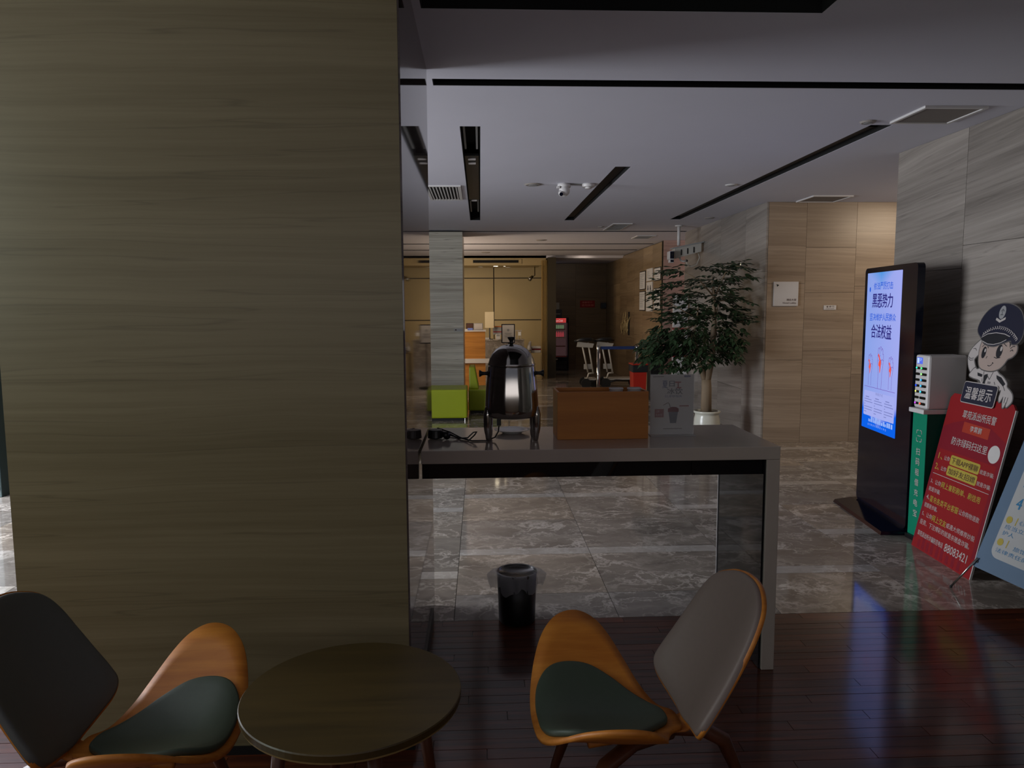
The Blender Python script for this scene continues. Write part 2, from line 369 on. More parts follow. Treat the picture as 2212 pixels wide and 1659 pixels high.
M['skin'] = mat('printed_skin', (160, 142, 132), .6)
M['greyprint'] = mat('grey_print', (140, 140, 140), .6)
M['bluegrey'] = mat('blue_grey_print', (84, 106, 128), .45)
M['bluetext'] = mat('teal_blue_print', (26, 106, 146), .5)
M['bannerwhite'] = mat('banner_white', (164, 164, 162), .45)
M['belt'] = mat('blue_belt', (24, 46, 96), .6)
M['redbin'] = mat('red_plastic', (176, 34, 16), .4)
M['brown'] = mat('brown_print', (70, 40, 28), .6)
M['bag'] = mat('thin_clear_bag', (220, 220, 226), .3, alpha=.32)
M['rubber'] = mat('black_rubber', (14, 14, 14), .7)
M['alu'] = mat('dull_aluminium', (176, 172, 164), .45, .2)
M['pinkstone'] = stone('pink_wall_stone', (168, 138, 126), (136, 106, 94), .4, .8, .4, tilt=0)

# ------------------------------------------------------------------ SETTING
CZ = 2.713
# floor with tiles and planks
fl = struct(MB().box((-7.4, -3.0, -.06), (6.5, 19.2, -.006)).build('floor', M['grout'], origin=(0, 0, 0)), 'polished grey brown marble tiles meeting reddish narrow wood planks')
WY = 3.575
_tm = {}
def piece(parent, name, a, b, m, key=None):
    """axis-aligned slab as a part; alike sizes share one mesh"""
    a, b = Vector(a), Vector(b); s = b-a; k = (name, m.name, round(s.x, 3), round(s.y, 3), round(s.z, 3))
    if k in _tm: o = bpy.data.objects.new(name, _tm[k]); C.objects.link(o)
    else:
        mb = MB().box((-s.x/2, -s.y/2, -s.z/2), (s.x/2, s.y/2, s.z/2)); o = mb.build(name, m, None, origin=(0, 0, 0)); _tm[k] = o.data
    o.parent = parent; o.location = (a+b)/2-ORG[parent.name]; ORG[o.name] = ORG[parent.name]; return o
g = .0015
# marble columns of tiles, 0.83 wide, with pale strips between the rows
TW = .83; x0 = -.145
offs = {-1: 1.02, 0: 0.0, 1: 0.0, 2: -.42, 3: .3}
for ci in range(-5, 8):
    xa = x0+ci*TW-(0 if ci != 0 else 0); xb = xa+TW
    base = 4.56+offs.get(ci, (ci*.47) % 1.4)
    y = base
    while y > WY: y -= 1.42
    while y < 18.9:
        segs = [(y, y+.12, 'marble_light'), (y+.12, y+.77, 'marble'), (y+.77, y+1.42, 'marble')]
        for ya, yb, mm in segs:
            ya2, yb2 = max(ya, WY), min(yb, 18.95)
            if yb2-ya2 < .02: continue
            piece(fl, 'tile', (xa+g, ya2+g, -.012), (xb-g, yb2-g, 0), M[mm])
        y += 1.42
# wood planks: rows .06 deep, .9 long
ph = .0605; pl = .90; row = 0; y = WY
steps = [0, .45, .15, .62, .30, .78]
while y > 1.25:
    xs = -2.0+steps[row % 6]-pl+(row//6)*.07 % .3
    while xs < 3.2:
        xa, xb = max(xs, -2.1), min(xs+pl, 3.19)
        if xb-xa > .05: piece(fl, 'plank', (xa+.001, y-ph+.001, -.010), (xb-.001, y-.001, -.001+random.choice((0, .0004, .0008))), M['plank'])
        xs += pl
    y -= ph; row += 1
tag(MB().box((-2.1, -3, -.008), (3.19, y, -.0012)).build('plank_field', M['plank'], fl), kind='stuff')
tag(MB().box((-7.3, -3, -.008), (-2.1, WY, -.0012)).build('plank_field', M['plank'], fl), kind='stuff')

# ceiling with real openings
holes = [(-.235, 3.93, 3.19, 4.045), (-.22, 1.2, 1.372, 3.04), (-.121, 4.92, .012, 10.04), (1.130, 6.264, 1.260, 10.04), (2.525, 4.825, 2.665, 9.936),
         (-.85, 11.42, 3.19, 11.55), (-.85, 13.62, 3.19, 13.78), (-.85, 15.02, 3.19, 15.20)]
xs = sorted({-7.4, 6.5, *[h[0] for h in holes], *[h[2] for h in holes]}); ys = sorted({-3.0, 16.7, *[h[1] for h in holes], *[h[3] for h in holes]})
cb = MB()
for i in range(len(xs)-1):
    for j in range(len(ys)-1):
        cx, cy = (xs[i]+xs[i+1])/2, (ys[j]+ys[j+1])/2
        if any(h[0] < cx < h[2] and h[1] < cy < h[3] for h in holes): continue
        cb.box((xs[i], ys[j], CZ), (xs[i+1], ys[j+1], CZ+.012))
ce = struct(cb.build('ceiling', M['ceiling'], origin=(0, 8, CZ)), 'flat pale painted ceiling with black linear slots')
ce2 = struct(MB().box((-7.4, 16.7, 2.66), (6.5, 19.2, 2.725)).build('ceiling', M['ceiling']), 'lower ceiling over the far end of the hall')
def slot_box(h, label, name='ceiling_slot', depth=.12, group=None):
    x0, y0, x1, y1 = h; t = .004; z1 = CZ+depth; e = .0005
    t_ = thing(name, label, 'ceiling slot', ((x0+x1)/2, (y0+y1)/2, CZ+.001), group)
    mb = MB().box((x0+e, y0+e, z1), (x1-e, y1-e, z1+t))
    mb.box((x0+e, y0+e, CZ+.001), (x0+e+t, y1-e, z1)); mb.box((x1-e-t, y0+e, CZ+.001), (x1-e, y1-e, z1))
    mb.box((x0+e, y0+e, CZ+.001), (x1-e, y0+e+t, z1)); mb.box((x0+e, y1-e-t, CZ+.001), (x1-e, y1-e, z1))
    mb.build('housing', M['slotblack'], t_); return t_
slot_box(holes[0], 'long black ceiling slot running across the room, nearest of the crosswise ones')
slot_box(holes[1], 'wide black rectangular ceiling recess at the top edge', 'ceiling_recess')
s1 = slot_box(holes[2], 'black ceiling light slot beside the grille vent, with lamp trays inside', 'light_slot')
for ya, yb in ((4.98, 5.75), (8.45, 9.4)):
    for xx in (-.105, -.02):
        MB().box((xx, ya, CZ+.03), (xx+.014, yb, CZ+.045)).build('reflector', M['greyprint'], s1)
MB().box((-.11, 5.95, CZ+.02), (.0, 8.3, CZ+.04)).build('gear_tray', M['blacksteel'], s1)
for yy in (6.05, 6.22, 8.32): MB().cyl((-.085, yy, CZ+.018), (-.025, yy, CZ+.018), .012, n=8).build('lamp_tube', M['cream'], s1)
s2 = slot_box(holes[3], 'short black ceiling slot between the dome camera and the small round discs', 'light_slot')
MB().box((1.145, 6.4, CZ+.03), (1.245, 9.9, CZ+.05)).build('gear_tray', M['blacksteel'], s2)
s3 = slot_box(holes[4], 'long black ceiling slot running along the right wall', 'light_slot')
MB().box((2.54, 5, CZ+.03), (2.65, 9.8, CZ+.05)).build('gear_tray', M['blacksteel'], s3)
for h, w in zip(holes[5:], ('nearest', 'middle', 'farthest')):
    slot_box(h, f'thin dark crosswise ceiling groove in the far hall, {w} of three', 'ceiling_groove', .06)

# pillar
PX0, PX1, PY0, PY1 = -1.575, -.252, 2.5, 3.78
pi_ = struct(MB().box((PX0+.02, PY0+.02, 0), (PX1-.02, PY1-.02, CZ)).build('wall_pillar', M['backing'], origin=((PX0+PX1)/2, 3.1, 0)), 'massive stone clad pillar with a polished right side')
MB().box((PX0, PY0, 0.0), (PX1-.006, PY0+.02, CZ)).build('stone_panel', M['pillar'], pi_)
MB().box((PX1-.02, PY0+.004, 0.0), (PX1, PY1, CZ)).build('side_panel', M['pillar_side'], pi_, bevel=.001)['label'] = 'polished grey brown side panel'
MB().box((PX0, PY0+.022, 0.0), (PX0+.02, PY1, CZ)).build('stone_panel', M['pillar'], pi_)
MB().box((PX0, PY1-.02, 0.0), (PX1-.022, PY1, CZ)).build('stone_panel', M['pillar'], pi_)
struct(MB().box((PX1, PY0+.02, 0), (PX1+.008, WY, .07)).box((PX0, PY0-.008, 0), (PX1+.008, PY0-.001, .03)).build('baseboard_pillar', M['blackplastic']), 'low black skirting along the pillar foot')

# right wall (near), corridor recess, wall between, washroom recess, far wall
def slab_wall(parent, axis, c, a0, a1, z0, z1, widths, heights, m, face, th=.02, seed=0):
    """stone slabs on a wall plane: axis 'x' = plane X=c (runs along Y), 'y' = plane Y=c (runs along X)"""
    a = a0; i = 0; rnd = random.Random(seed)
    while a < a1-.02:
        b = min(a+widths[i % len(widths)], a1); z = z0; hs = heights[i % len(heights)]; j = 0
        while z < z1-.02:
            zt = min(z+hs[j % len(hs)], z1)
            if z1-zt < .12: zt = z1
            if axis == 'x': piece(parent, 'stone_slab', (min(c, c+face*th), a+g, z+g), (max(c, c+face*th), b-g, zt-g), m)
            else: piece(parent, 'stone_slab', (a+g, min(c, c+face*th), z+g), (b-g, max(c, c+face*th), zt-g), m)
            z = zt; j += 1
        a = b; i += 1
RX = 3.2
wr = struct(MB().box((RX+.01, -3, 0), (RX+.2, 5.66, CZ)).build('wall_right', M['backing'], origin=(RX+.1, 3, 0)), 'pale grey vein-cut stone wall behind the display screen and sign boards')
slab_wall(wr, 'x', RX, .2, 5.68, 0, CZ, [1.0, 1.0, 1.0, 1.0, .66, 1.02], [[1.0, .95, 1.0], [.62, 1.18, 1.0]], M['rstone'], 1, seed=1)
slab_wall(wr, 'y', 5.66, RX+.02, 6.4, 0, CZ, [1.0], [[1.0, .9]], M['tstone'], 1, seed=2)
TY = 8.29
wt = struct(MB().box((RX+.21, TY+.01, 0), (6.4, TY+.15, CZ)).build('wall_corridor', M['backing'], origin=(4.5, TY, 0)), 'tan vein-cut stone wall facing the room beside the screen')
slab_wall(wt, 'y', TY, RX+.022, 3.655, 0, CZ, [.6], [[.95, .86, .9]], M['tstone'], 1)
slab_wall(wt, 'y', TY, 3.655, 4.226, 0, CZ, [.6], [[1.05, .66, .5, .5]], M['tstone'], 1)
slab_wall(wt, 'y', TY, 4.226, 6.4, 0, CZ, [.9], [[.78, 1.0, .93]], M['tstone'], 1)
wc = struct(MB().box((RX+.02, TY+.03, 0), (RX+.2, 11.62, CZ)).build('wall_side', M['backing'], origin=(RX+.1, 10, 0)), 'pale stone wall behind the potted tree')
slab_wall(wc, 'x', RX, TY, 11.62, 0, CZ, [.663, .93, .906, .83], [[1.2, .75, .75], [.55, .95, .6, .6], [.9, .6, 1.2]], M['rstone'], 1, seed=3)
wp = struct(MB().box((RX, 12.99, 0), (6.4, 13.1, CZ)).build('wall_washroom', M['backing'], origin=(4.5, 13, 0)), 'pinkish stone wall in the washroom recess')
slab_wall(wp, 'y', 12.97, RX, 6.4, 0, CZ, [.8], [[1.1, .8, .9]], M['pinkstone'], 1)
wf = struct(MB().box((RX+.02, 13.1, 0), (RX+.2, 18.9, CZ)).build('wall_far_right', M['backing'], origin=(RX+.1, 16, 0)), 'warm toned stone wall with notice boards in the far hall')
slab_wall(wf, 'x', RX, 13.0, 18.86, 0, 2.7, [.8], [[1.0, .8, .95], [.6, .8, .7, .7]], M['fstone'], 1, seed=5)
we = struct(MB().box((1.62, 18.88, 0), (3.4, 19.0, 2.66)).build('wall_end', M['backing'], origin=(2.5, 18.9, 0)), 'dark brown stone wall at the far end behind the fridge')
slab_wall(we, 'y', 18.86, 1.62, 3.2, 0, 2.66, [.8], [[.9, .9, .9]], M['dstone'], 1)
wb = struct(MB().box((-7.3, 18.03, 0), (1.62, 18.15, 2.66)).build('wall_reception', M['backing'], origin=(0, 18, 0)), 'beige panelled wall behind the reception desk')
zz = [0, 1.27, 2.27, 2.66]
for xa, xb in ((-5.0, -3.0), (-3.0, -1.2), (-1.2, .333), (.333, 1.54)):
    for k in range(3):
        if xa < .3 and k == 0: continue
        za = zz[k] if not (xa < .3 and k == 1) else 0
        piece(wb, 'wall_panel', (xa+.012, 18.0, za+.012), (xb-.012, 18.03, zz[k+1]-.012), M['beige'])
# bronze profile jamb and dark post at the right end of the reception
tr_ = struct(MB().box((1.50, 16.5, 0), (1.68, 18.0, 2.66)).build('trim_1', M['darkpost'], origin=(1.6, 16.5, 0)), 'dark post at the right end of the reception')
for k in range(4):
    MB().box((1.365+k*.032, 16.50+(.02 if k % 2 else 0), 0), (1.383+k*.032, 16.62, 2.6)).build('profile', M['gold'], tr_)['label'] = 'bronze vertical profile'
# column with pale stone
co = struct(MB().box((-1.75, 11.31, 0), (-.275, 12.35, CZ-.03)).build('wall_column', M['backing'], origin=(-1, 11.8, 0)), 'pale banded stone column behind the lime green bench')
zc = 0
for hh in (.62, .72, .62, .73):
    piece(co, 'stone_slab', (-1.77, 11.29, zc+.001), (-.257, 11.31, zc+hh-.001), M['cstone']); piece(co, 'stone_slab', (-.275, 11.312, zc+.001), (-.257, 12.35, zc+hh-.001), M['cstone']); zc += hh
# bulkhead with air outlet
bu = struct(MB().box((-1.8, 16.7, 2.50), (1.48, 16.9, CZ)).build('wall_bulkhead', M['beige'], origin=(0, 16.8, 2.5)), 'bulkhead above the reception')
struct(MB().box((-7.4, -3.15, 0), (6.4, -3.0, 1.45)).build('wall_rear_blocker', mat('rear_blocker_paint', (120, 104, 88), .8), origin=(0, -3.1, 0)), 'unseen low wall added behind the camera to block light from reflections')  # added blocker, keeps the bright rear out of the urn's reflection
struct(MB().box((-7.4, 5.9, 0), (-7.25, 19, CZ)).box((-7.4, -3, 0), (-7.25, 2.8, CZ)).build('wall_left', M['ceiling'], origin=(-7.3, 8, 0)), 'plain wall far to the left')
struct(MB().box((-7.4, 18.2, 0), (-1.9, 18.35, CZ)).build('wall_back', M['ceiling'], origin=(-5, 18.3, 0)), 'plain wall at the far left end')

# ------------------------------------------------------------------ LARGE OBJECTS
# dark cabinet far left
cb_ = thing('dark_cabinet', 'dark teal cabinet at the left edge beyond the pillar', 'cabinet', (-4.6, 6.5, 0))
mteal = mat('dark_teal', (34, 52, 52), .4)
MB().box((-5.2, 6.25, .0), (-4.0, 6.7, 2.0)).build('body', mteal, cb_, bevel=.005)
for k in range(2): MB().box((-5.17+k*.59, 6.235, .06), (-4.61+k*.59, 6.25, 1.95)).build('door', mteal, cb_)

# counter
CX0, CX1, CY0, CY1, CT = -.248, 1.245, 3.0, 3.592, .972
ct = thing('counter', 'stone topped bar counter with a waterfall end, butting against the pillar', 'counter', (.5, 3.3, 0))
MB().box((CX0+.001, CY0, CT-.055), (CX1, CY1, CT)).build('worktop', M['counter'], ct, bevel=.0025)
MB().box((1.190, CY0, 0.0), (CX1, CY1, CT-.0555)).build('end_panel', M['counter'], ct, bevel=.0025)
MB().box((1.180, CY0+.012, 0.002), (1.1895, CY1-.006, CT-.056)).build('glass_lining', M['darkglass'], ct)['label'] = 'dark glass lining inside the end panel'
MB().box((1.176, CY1-.006, .002), (1.186, CY1-.0005, CT-.056)).build('edge_strip', M['white'], ct)['label'] = 'bright metal edge strip'
for xa, xb in ((CX0+.003, .874), (.877, 1.179)):
    MB().box((xa, CY0+.02, .852), (xb, CY0+.035, CT-.056)).build('apron', M['darkglass'], ct)
MB().box((CX0+.003, CY0+.036, .855), (1.17, CY0+.05, CT-.056)).build('apron_frame', M['blacksteel'], ct)

# chairs -------------------------------------------------------------
def half(ptsf):  # mirror a half outline (x, y>=0)
    return ptsf+[(x, -y) for x, y in reversed(ptsf) if y > 1e-6]
seat_out = smooth_closed(half([(-.055, .0), (-.05, .04), (-.01, .07), (.022, .14), (.048, .215), (.08, .285), (.12, .332), (.178, .352), (.245, .335), (.30, .283), (.336, .21), (.358, .13), (.367, .06), (.368, 0)]), 5)
cush_out = smooth_closed(half([(-.018, .0), (-.01, .03), (.022, .06), (.06, .098), (.107, .148), (.17, .188), (.242, .192), (.303, .168), (.340, .12), (.354, .06), (.356, 0)]), 5)
def seat_z(x, y): return .372+.185*(abs(y)/.355)**1.75+.035*max(0, x/.35)**2-.02*max(0, (x-.27)/.08)**2
def shell(out, zf, cen, lift, rings=7):
    mb = MB(); n = len(out); mb.v.append(Vector((cen[0], cen[1], zf(*cen)+lift)))
    for r in range(1, rings+1):
        t = r/rings
        for x, y in out:
            xx, yy = cen[0]+(x-cen[0])*t, cen[1]+(y-cen[1])*t; mb.v.append(Vector((xx, yy, zf(xx, yy)+lift)))
    for k in range(n): mb.f.append([0, 1+k, 1+(k+1) % n])
    for r in range(1, rings):
        a = 1+(r-1)*n; b = 1+r*n
        for k in range(n): mb.f.append([a+k, b+k, b+(k+1) % n, a+(k+1) % n])
    return mb
back_out = smooth_closed(half([(-.05, 0.0), (-.042, .06), (-.030, .12), (-.012, .175), (.02, .208), (.07, .212), (.13, .208), (.21, .20), (.30, .185), (.362, .155), (.398, .10), (.414, .05), (.418, 0)]), 5)   # (h, y)
def back_pt(h, y, off):
    # recline plane with wrapped ends
    d = Vector((-.40, 0, .916)); nrm = Vector((.916, 0, .40)); o = Vector((-.105, 0, .402))
    wrap = .078*(abs(y)/.22)**2*(1-.5*max(0, h)/.43)+.012*math.sin(h/.43*PI)*-1
    return o+d*h+Vector((0, y, 0))+nrm*(wrap+off)
def back_shell(out, off, rings=6, cen=(.21, 0)):
    mb = MB(); n = len(out); mb.v.append(back_pt(*cen, off))
    for r in range(1, rings+1):
        t = r/rings
        for h, y in out: mb.v.append(back_pt(cen[0]+(h-cen[0])*t, cen[1]+(y-cen[1])*t, off))
    for k in range(n): mb.f.append([0, 1+k, 1+(k+1) % n])
    for r in range(1, rings):
        a = 1+(r-1)*n; b = 1+r*n
        for k in range(n): mb.f.append([a+k, b+k, b+(k+1) % n, a+(k+1) % n])
    return mb
def make_chair(label, backmat):
    t = thing('shell_chair', label, 'chair', (0, 0, 0), 'low shell chairs around the round table')
    s = shell(seat_out, seat_z, (.15, 0), 0).build('seat', M['chairwood'], t, smooth=True, solid=.013)
    cu = shell(cush_out, seat_z, (.15, 0), .020).build('seat_cushion', M['cushion_green'], s, smooth=True, solid=.019, bevel=.006)
    cu['label'] = 'dark green padded seat cushion'
    bk = back_shell(back_out, 0).build('backrest', M['chairwood'], t, smooth=True, solid=.012)
    bo = [(.215+(h-.215)*.965, y*.955) for h, y in back_out]
    bc = back_shell(bo, .026).build('back_cushion', backmat, bk, smooth=True, solid=.025, bevel=.008)
    # neck joining seat and back
    MB().tube([(.0, 0, .358), (-.06, 0, .358), (-.10, 0, .375), (-.135, 0, .43)], [.045, .045, .045, .04], 10, flat=.16).build('neck', M['chairwood'], t, smooth=True)
    for sgn in (-1, 1):
        MB().tube([(-.02, sgn*.03, .352), (.10, sgn*.07, .35), (.19, sgn*.13, .33), (.235, sgn*.165, .27), (.27, sgn*.20, .13), (.295, sgn*.215, .0)], [.024, .026, .026, .026, .020, .014], 8, flat=.7).build('leg', M['chairleg'], t, smooth=True)
    MB().tube([(-.0, 0, .350), (-.12, 0, .34), (-.19, 0, .30), (-.235, 0, .20), (-.29, 0, .0)], [.024, .028, .028, .022, .014], 8, flat=.8).build('leg', M['chairleg'], t, smooth=True)
    for sgn in (-1, 1):   # bent ply struts below the seat
        MB().tube([(.02, sgn*.01, .349), (.12, sgn*.03, .343), (.22, sgn*.05, .345)], .011, 6).build('strut', M['chairwood'], t, smooth=True)
    return t
chR = make_chair('shell chair right of the round table, with taupe back cushion facing left', M['cushion_grey'])
chR.location = (.505, 2.005, 0); chR.rotation_euler = (0, 0, PI+math.radians(4))
chL = make_chair('shell chair left of the round table, with charcoal back cushion facing right', M['cushion_dark'])
chL.location = (-1.045, 1.955, 0); chL.rotation_euler = (0, 0, math.radians(-1))

# round table
tb = thing('round_table', 'low round oak coffee table between the two shell chairs', 'table', (-.362, 1.975, 0))
MB().lathe([(.0001, .470), (.288, .470), (.296, .474), (.2985, .480)], (-.362, 1.975, 0), 72).build('apron_edge', M['tableedge'], tb, smooth=False)
MB().lathe([(.2985, .4805), (.2995, .497), (.297, .500), (.0001, .500)], (-.362, 1.975, 0), 96).build('tabletop', M['tabletop'], tb)
for a in (25, 115, 205, 295):
    c_, s_ = math.cos(math.radians(a)), math.sin(math.radians(a))
    MB().tube([(-.362+.19*c_, 1.975+.19*s_, .4695), (-.362+.25*c_, 1.975+.25*s_, 0)], [.020, .013], 10).build('leg', M['chairleg'], tb, smooth=True)
MB().lathe([(.0001, .44), (.20, .44), (.20, .4695), (.0001, .4695)], (-.362, 1.975, 0), 40).build('underframe', M['tableedge'], tb)

# display screen kiosk ------------------------------------------------
KA, KB = Vector((2.962, 5.646, 0)), Vector((2.868, 4.80, 0))
ku = (KB-KA).normalized(); kn = ku.cross(Vector((0, 0, 1))).normalized()
if kn.x > 0: kn = -kn
kw = (KB-KA).length
kf = Face(KA, ku, (0, 0, 1)); kf.N = kn
ks = thing('display_kiosk', 'tall black floor-standing screen glowing with a blue and white poster', 'display', (2.99, 5.2, 0))
MB().prism(rrect(0, .045, kw, 1.838, .035), KA, ku, (0, 0, 1), kn, -.048, 0).build('housing', M['kioskbody'], ks)
def kp(pts): return pts
# base plinth: sloping foot
bmb = MB()
for (d0, d1, z) in ((.165, -.15, .012), (.10, -.10, .043)): pass
A = KA-ku*.045; Bq = KB-ku*.004
v = [A+kn*.16, Bq+kn*.16, Bq-kn*.12, A-kn*.12]; vt = [A+kn*.15+ku*.01, Bq+kn*.15-ku*.01, Bq-kn*.11, A-kn*.11]; vm = [A+kn*.03+ku*.02, Bq+kn*.03-ku*.02, Bq-kn*.07, A-kn*.07]
z0, z1, z2 = Vector((0, 0, 0)), Vector((0, 0, .022)), Vector((0, 0, .0445))
bmb.add([p+z0 for p in v]+[p+z1 for p in vt]+[p+z2 for p in vm], [(3, 2, 1, 0)]+[(k, (k+1) % 4, 4+(k+1) % 4, 4+k) for k in range(4)]+[(4+k, 4+(k+1) % 4, 8+(k+1) % 4, 8+k) for k in range(4)]+[(8, 9, 10, 11)])
bmb.build('base', M['kioskbody'], ks)
SU0, SU1, SV0, SV1 = .050, .635, .628, 1.800
SW, SH = SU1-SU0, SV1-SV0
# lit picture: blue wash at the top corner, lavender body, saturated blue foot
ms = bpy.data.materials.new('lit_screen'); ms.use_nodes = True; nt = ms.node_tree; nt.nodes.clear(); q = NB(nt)
geo = q.n('ShaderNodeNewGeometry'); sp = q.n('ShaderNodeSeparateXYZ', {0: geo.outputs['Position']})
vv = q.n('ShaderNodeMapRange', {0: sp.outputs[2], 1: SV0, 2: SV1, 3: 0., 4: 1.}).outputs[0]
yA = (KA+ku*SU0).y; yB = (KA+ku*SU1).y
uu = q.n('ShaderNodeMapRange', {0: sp.outputs[1], 1: yA, 2: yB, 3: 0., 4: 1.}).outputs[0]
foot = q.n('ShaderNodeMapRange', {0: q.math('ADD', vv, q.math('MULTIPLY', q.math('ABSOLUTE', q.math('SUBTRACT', uu, .5)), -.22)), 1: .02, 2: .075, 3: 1., 4: 0.}).outputs[0]
top = q.n('ShaderNodeMapRange', {0: q.math('ADD', vv, q.math('MULTIPLY', q.math('ABSOLUTE', q.math('SUBTRACT', uu, .42)), -.30)), 1: .88, 2: 1.0, 3: 0., 4: 1.}).outputs[0]
c1 = q.mixc(uu, (.25, .36, .80), (.36, .40, .86)); c1 = q.mixc(top, c1, (.07, .30, .74)); c1 = q.mixc(foot, c1, (.004, .12, .80))
e = q.n('ShaderNodeEmission', {0: c1, 1: 1.0}); o_ = q.n('ShaderNodeOutputMaterial', {0: e.outputs[0]}); SCREEN_E = e
mb = MB(); kf.poly(mb, rrect(SU0, SV0, SU1, SV1, .006), .0015); sc_ = flatbuild(mb, 'screen', ms, ks); sc_['label'] = 'lit blue and white screen'
E_blue = emis('screen_blue_ink', (38, 92, 214)); E_navy = emis('screen_navy_ink', (44, 40, 122)); E_red = emis('screen_red_ink', (235, 84, 70)); E_line = emis('screen_purple_ink', (112, 74, 170)); E_grey = emis('screen_grey_ink', (120, 128, 190)); E_pale = emis('screen_pale_ink', (150, 180, 246)); E_card = emis('screen_card', (166, 174, 238))
def fu(x): return SU0+SW*x
def fv(y): return SV0+SH*y
def screen_part(name, m, fn, label=None):
    mb = MB(); fn(mb); o = flatbuild(mb, name, m, sc_)
    if label: o['label'] = label
    return o
chars(kf, '依法严厉打击', fu(.21), fv(.892), SH*.045, SW*.56, .003, E_blue, sc_, .02)
chars(kf, '坚决维护人民群众', fu(.12), fv(.698), SH*.045, SW*.76, .003, E_blue, sc_, .02)
chars(kf, '黑恶势力', fu(.18), fv(.780), SH*.086, SW*.60, .003, E_navy, sc_, .028)
chars(kf, '合法权益', fu(.18), fv(.588), SH*.086, SW*.60, .003, E_navy, sc_, .028)
screen_part('blue_dot', E_blue, lambda mb: kf.poly(mb, disc(fu(.10), fv(.895), .012, 12, 1.6), .003))
def fist(mb, cx, cy, s, w):
    L = [[(-.25, -1.6), (-.27, -.4), (-.42, .1), (-.40, .55), (-.36, .95), (-.22, 1.02), (-.12, .9), (-.10, .6)], [(-.12, .9), (-.02, 1.1), (.10, 1.05), (.14, .8)], [(.14, .85), (.22, 1.0), (.33, .9), (.34, .6)],
         [(.34, .65), (.45, .6), (.48, .3), (.40, -.1), (.30, -.6), (.27, -1.6)], [(-.30, .15), (-.1, .35), (.1, .2), (.25, -.05)], [(-.38, .5), (-.2, .42), (.0, .55)], [(.1, .2), (.3, .3), (.44, .2)]]
    for l in L: kf.stroke(mb, [(cx+a*s, cy+b*s) for a, b in l], w, .003)
def _f(mb):
    fist(mb, fu(.20), fv(.402), .088, .0035); fist(mb, fu(.50), fv(.430), .115, .004); fist(mb, fu(.80), fv(.402), .088, .0035)
    kf.stroke(mb, [(fu(.05), fv(.272)), (fu(.95), fv(.272))], .003, .003)
screen_part('fist_drawing', E_line, _f, 'violet outline drawing of three fists')
def _fr(mb):
    for cx, cy, s in ((fu(.20), fv(.402), .088), (fu(.50), fv(.430), .115), (fu(.80), fv(.402), .088)):
        kf.poly(mb, [(cx+a*s, cy+b*s) for a, b in smooth_closed([(-.22, .1), (-.05, .22), (.12, .12), (.10, -.15), (.02, -.55), (-.06, -.55), (-.10, -.2), (-.24, -.12)], 3)], .0035)
        kf.stroke(mb, [(cx-.3*s, cy+.6*s), (cx-.12*s, cy+.35*s), (cx+.05*s, cy+.1*s)], .016*s/.1, .0035)
screen_part('fist_drawing', E_red, _fr, 'orange red fist shading')
def _card(mb): kf.poly(mb, rrect(fu(.05), fv(.085), fu(.95), fv(.245), .01), .0024)
screen_part('text_card', E_card, _card)
def _g(mb):
    kf.text(mb, '举报方式', fu(.40), fv(.226), SH*.018, SW*.22, .003)
    for c in range(3):
        x = .07+c*.30
        kf.stroke(mb, [(fu(x+.03), fv(.205)), (fu(x+.14), fv(.205))], .007, .003)
        for k, w in enumerate((.22, .25, .03, .25, .24, .07)): kf.stroke(mb, [(fu(x), fv(.190-k*.0165)), (fu(x+w), fv(.190-k*.0165))], .0055, .003)
screen_part('lettering', E_grey, _g, 'small grey lettering')
def _sky(mb):
    rnd = random.Random(4); x = .22
    while x < .90:
        w = rnd.uniform(.02, .05); h = rnd.uniform(.015, .042); kf.poly(mb, [(fu(x), fv(.048)), (fu(x+w), fv(.048)), (fu(x+w), fv(.048+h)), (fu(x), fv(.048+h))], .0026); x += w+rnd.uniform(.004, .02)
    for k in range(11): kf.text(mb, '全力推进扫黑除恶斗争'[k % 10], fu(.20+k*.052), fv(.024), SH*.014, SW*.035, .003)
screen_part('skyline_print', E_pale, _sky, 'pale skyline and small lettering')
kl = area('screen_glow', kf.O+ku*(SU0+SW/2)+Vector((0, 0, 1.22))+kn*.03, kf.O+ku*(SU0+SW/2)+Vector((0, 0, 1.22))+kn*2, .55, 1.1, .01, (.5, .6, 1.0)); bpy.data.objects.remove(kl)

# power bank rental station -------------------------------------------
pb = thing('power_bank_station', 'green pedestal with white power bank box and coloured lights, right of the tall screen', 'rental station', (3.0, 4.70, 0))
QX, QY0, QY1 = 2.876, 4.632, 4.784
MB().box((QX-.02, QY0-.01, 0), (3.09, QY1, .03)).build('base', M['blackplastic'], pb, bevel=.003)
MB().box((QX+.004, QY0, .0305), (3.075, QY1, .855)).build('pedestal', M['greendark'], pb)['label'] = 'dark green pedestal body'
fp_ = MB().box((QX, QY0-.001, .0305), (QX+.0038, QY1+.001, .855)).build('front_panel', M['green'], pb); fp_['label'] = 'bright green front panel'
MB().box((QX-.03, QY0-.006, .8555), (3.10, QY1+.006, .885)).build('top_plate', M['white'], pb, bevel=.004)
bx = MB().box((QX-.005, QY0-.002, .8855), (3.125, QY1-.002, 1.235)).build('cabinet', M['white'], pb, bevel=.014)
pf = Face((QX-.005, QY1-.002, .8855), (0, -1, 0), (0, 0, 1)); pf.N = Vector((-1, 0, 0)); PW = QY1-QY0
mslot = mat('slot_dark', (8, 8, 10), .3)
leds = [((60, 235, 190), (60, 230, 120)), (None, (150, 240, 130)), (None, (50, 170, 250)), ((40, 80, 250), (60, 180, 250)), ((220, 230, 120), (60, 200, 240)), (None, None), ((190, 80, 240), (255, 90, 60))]
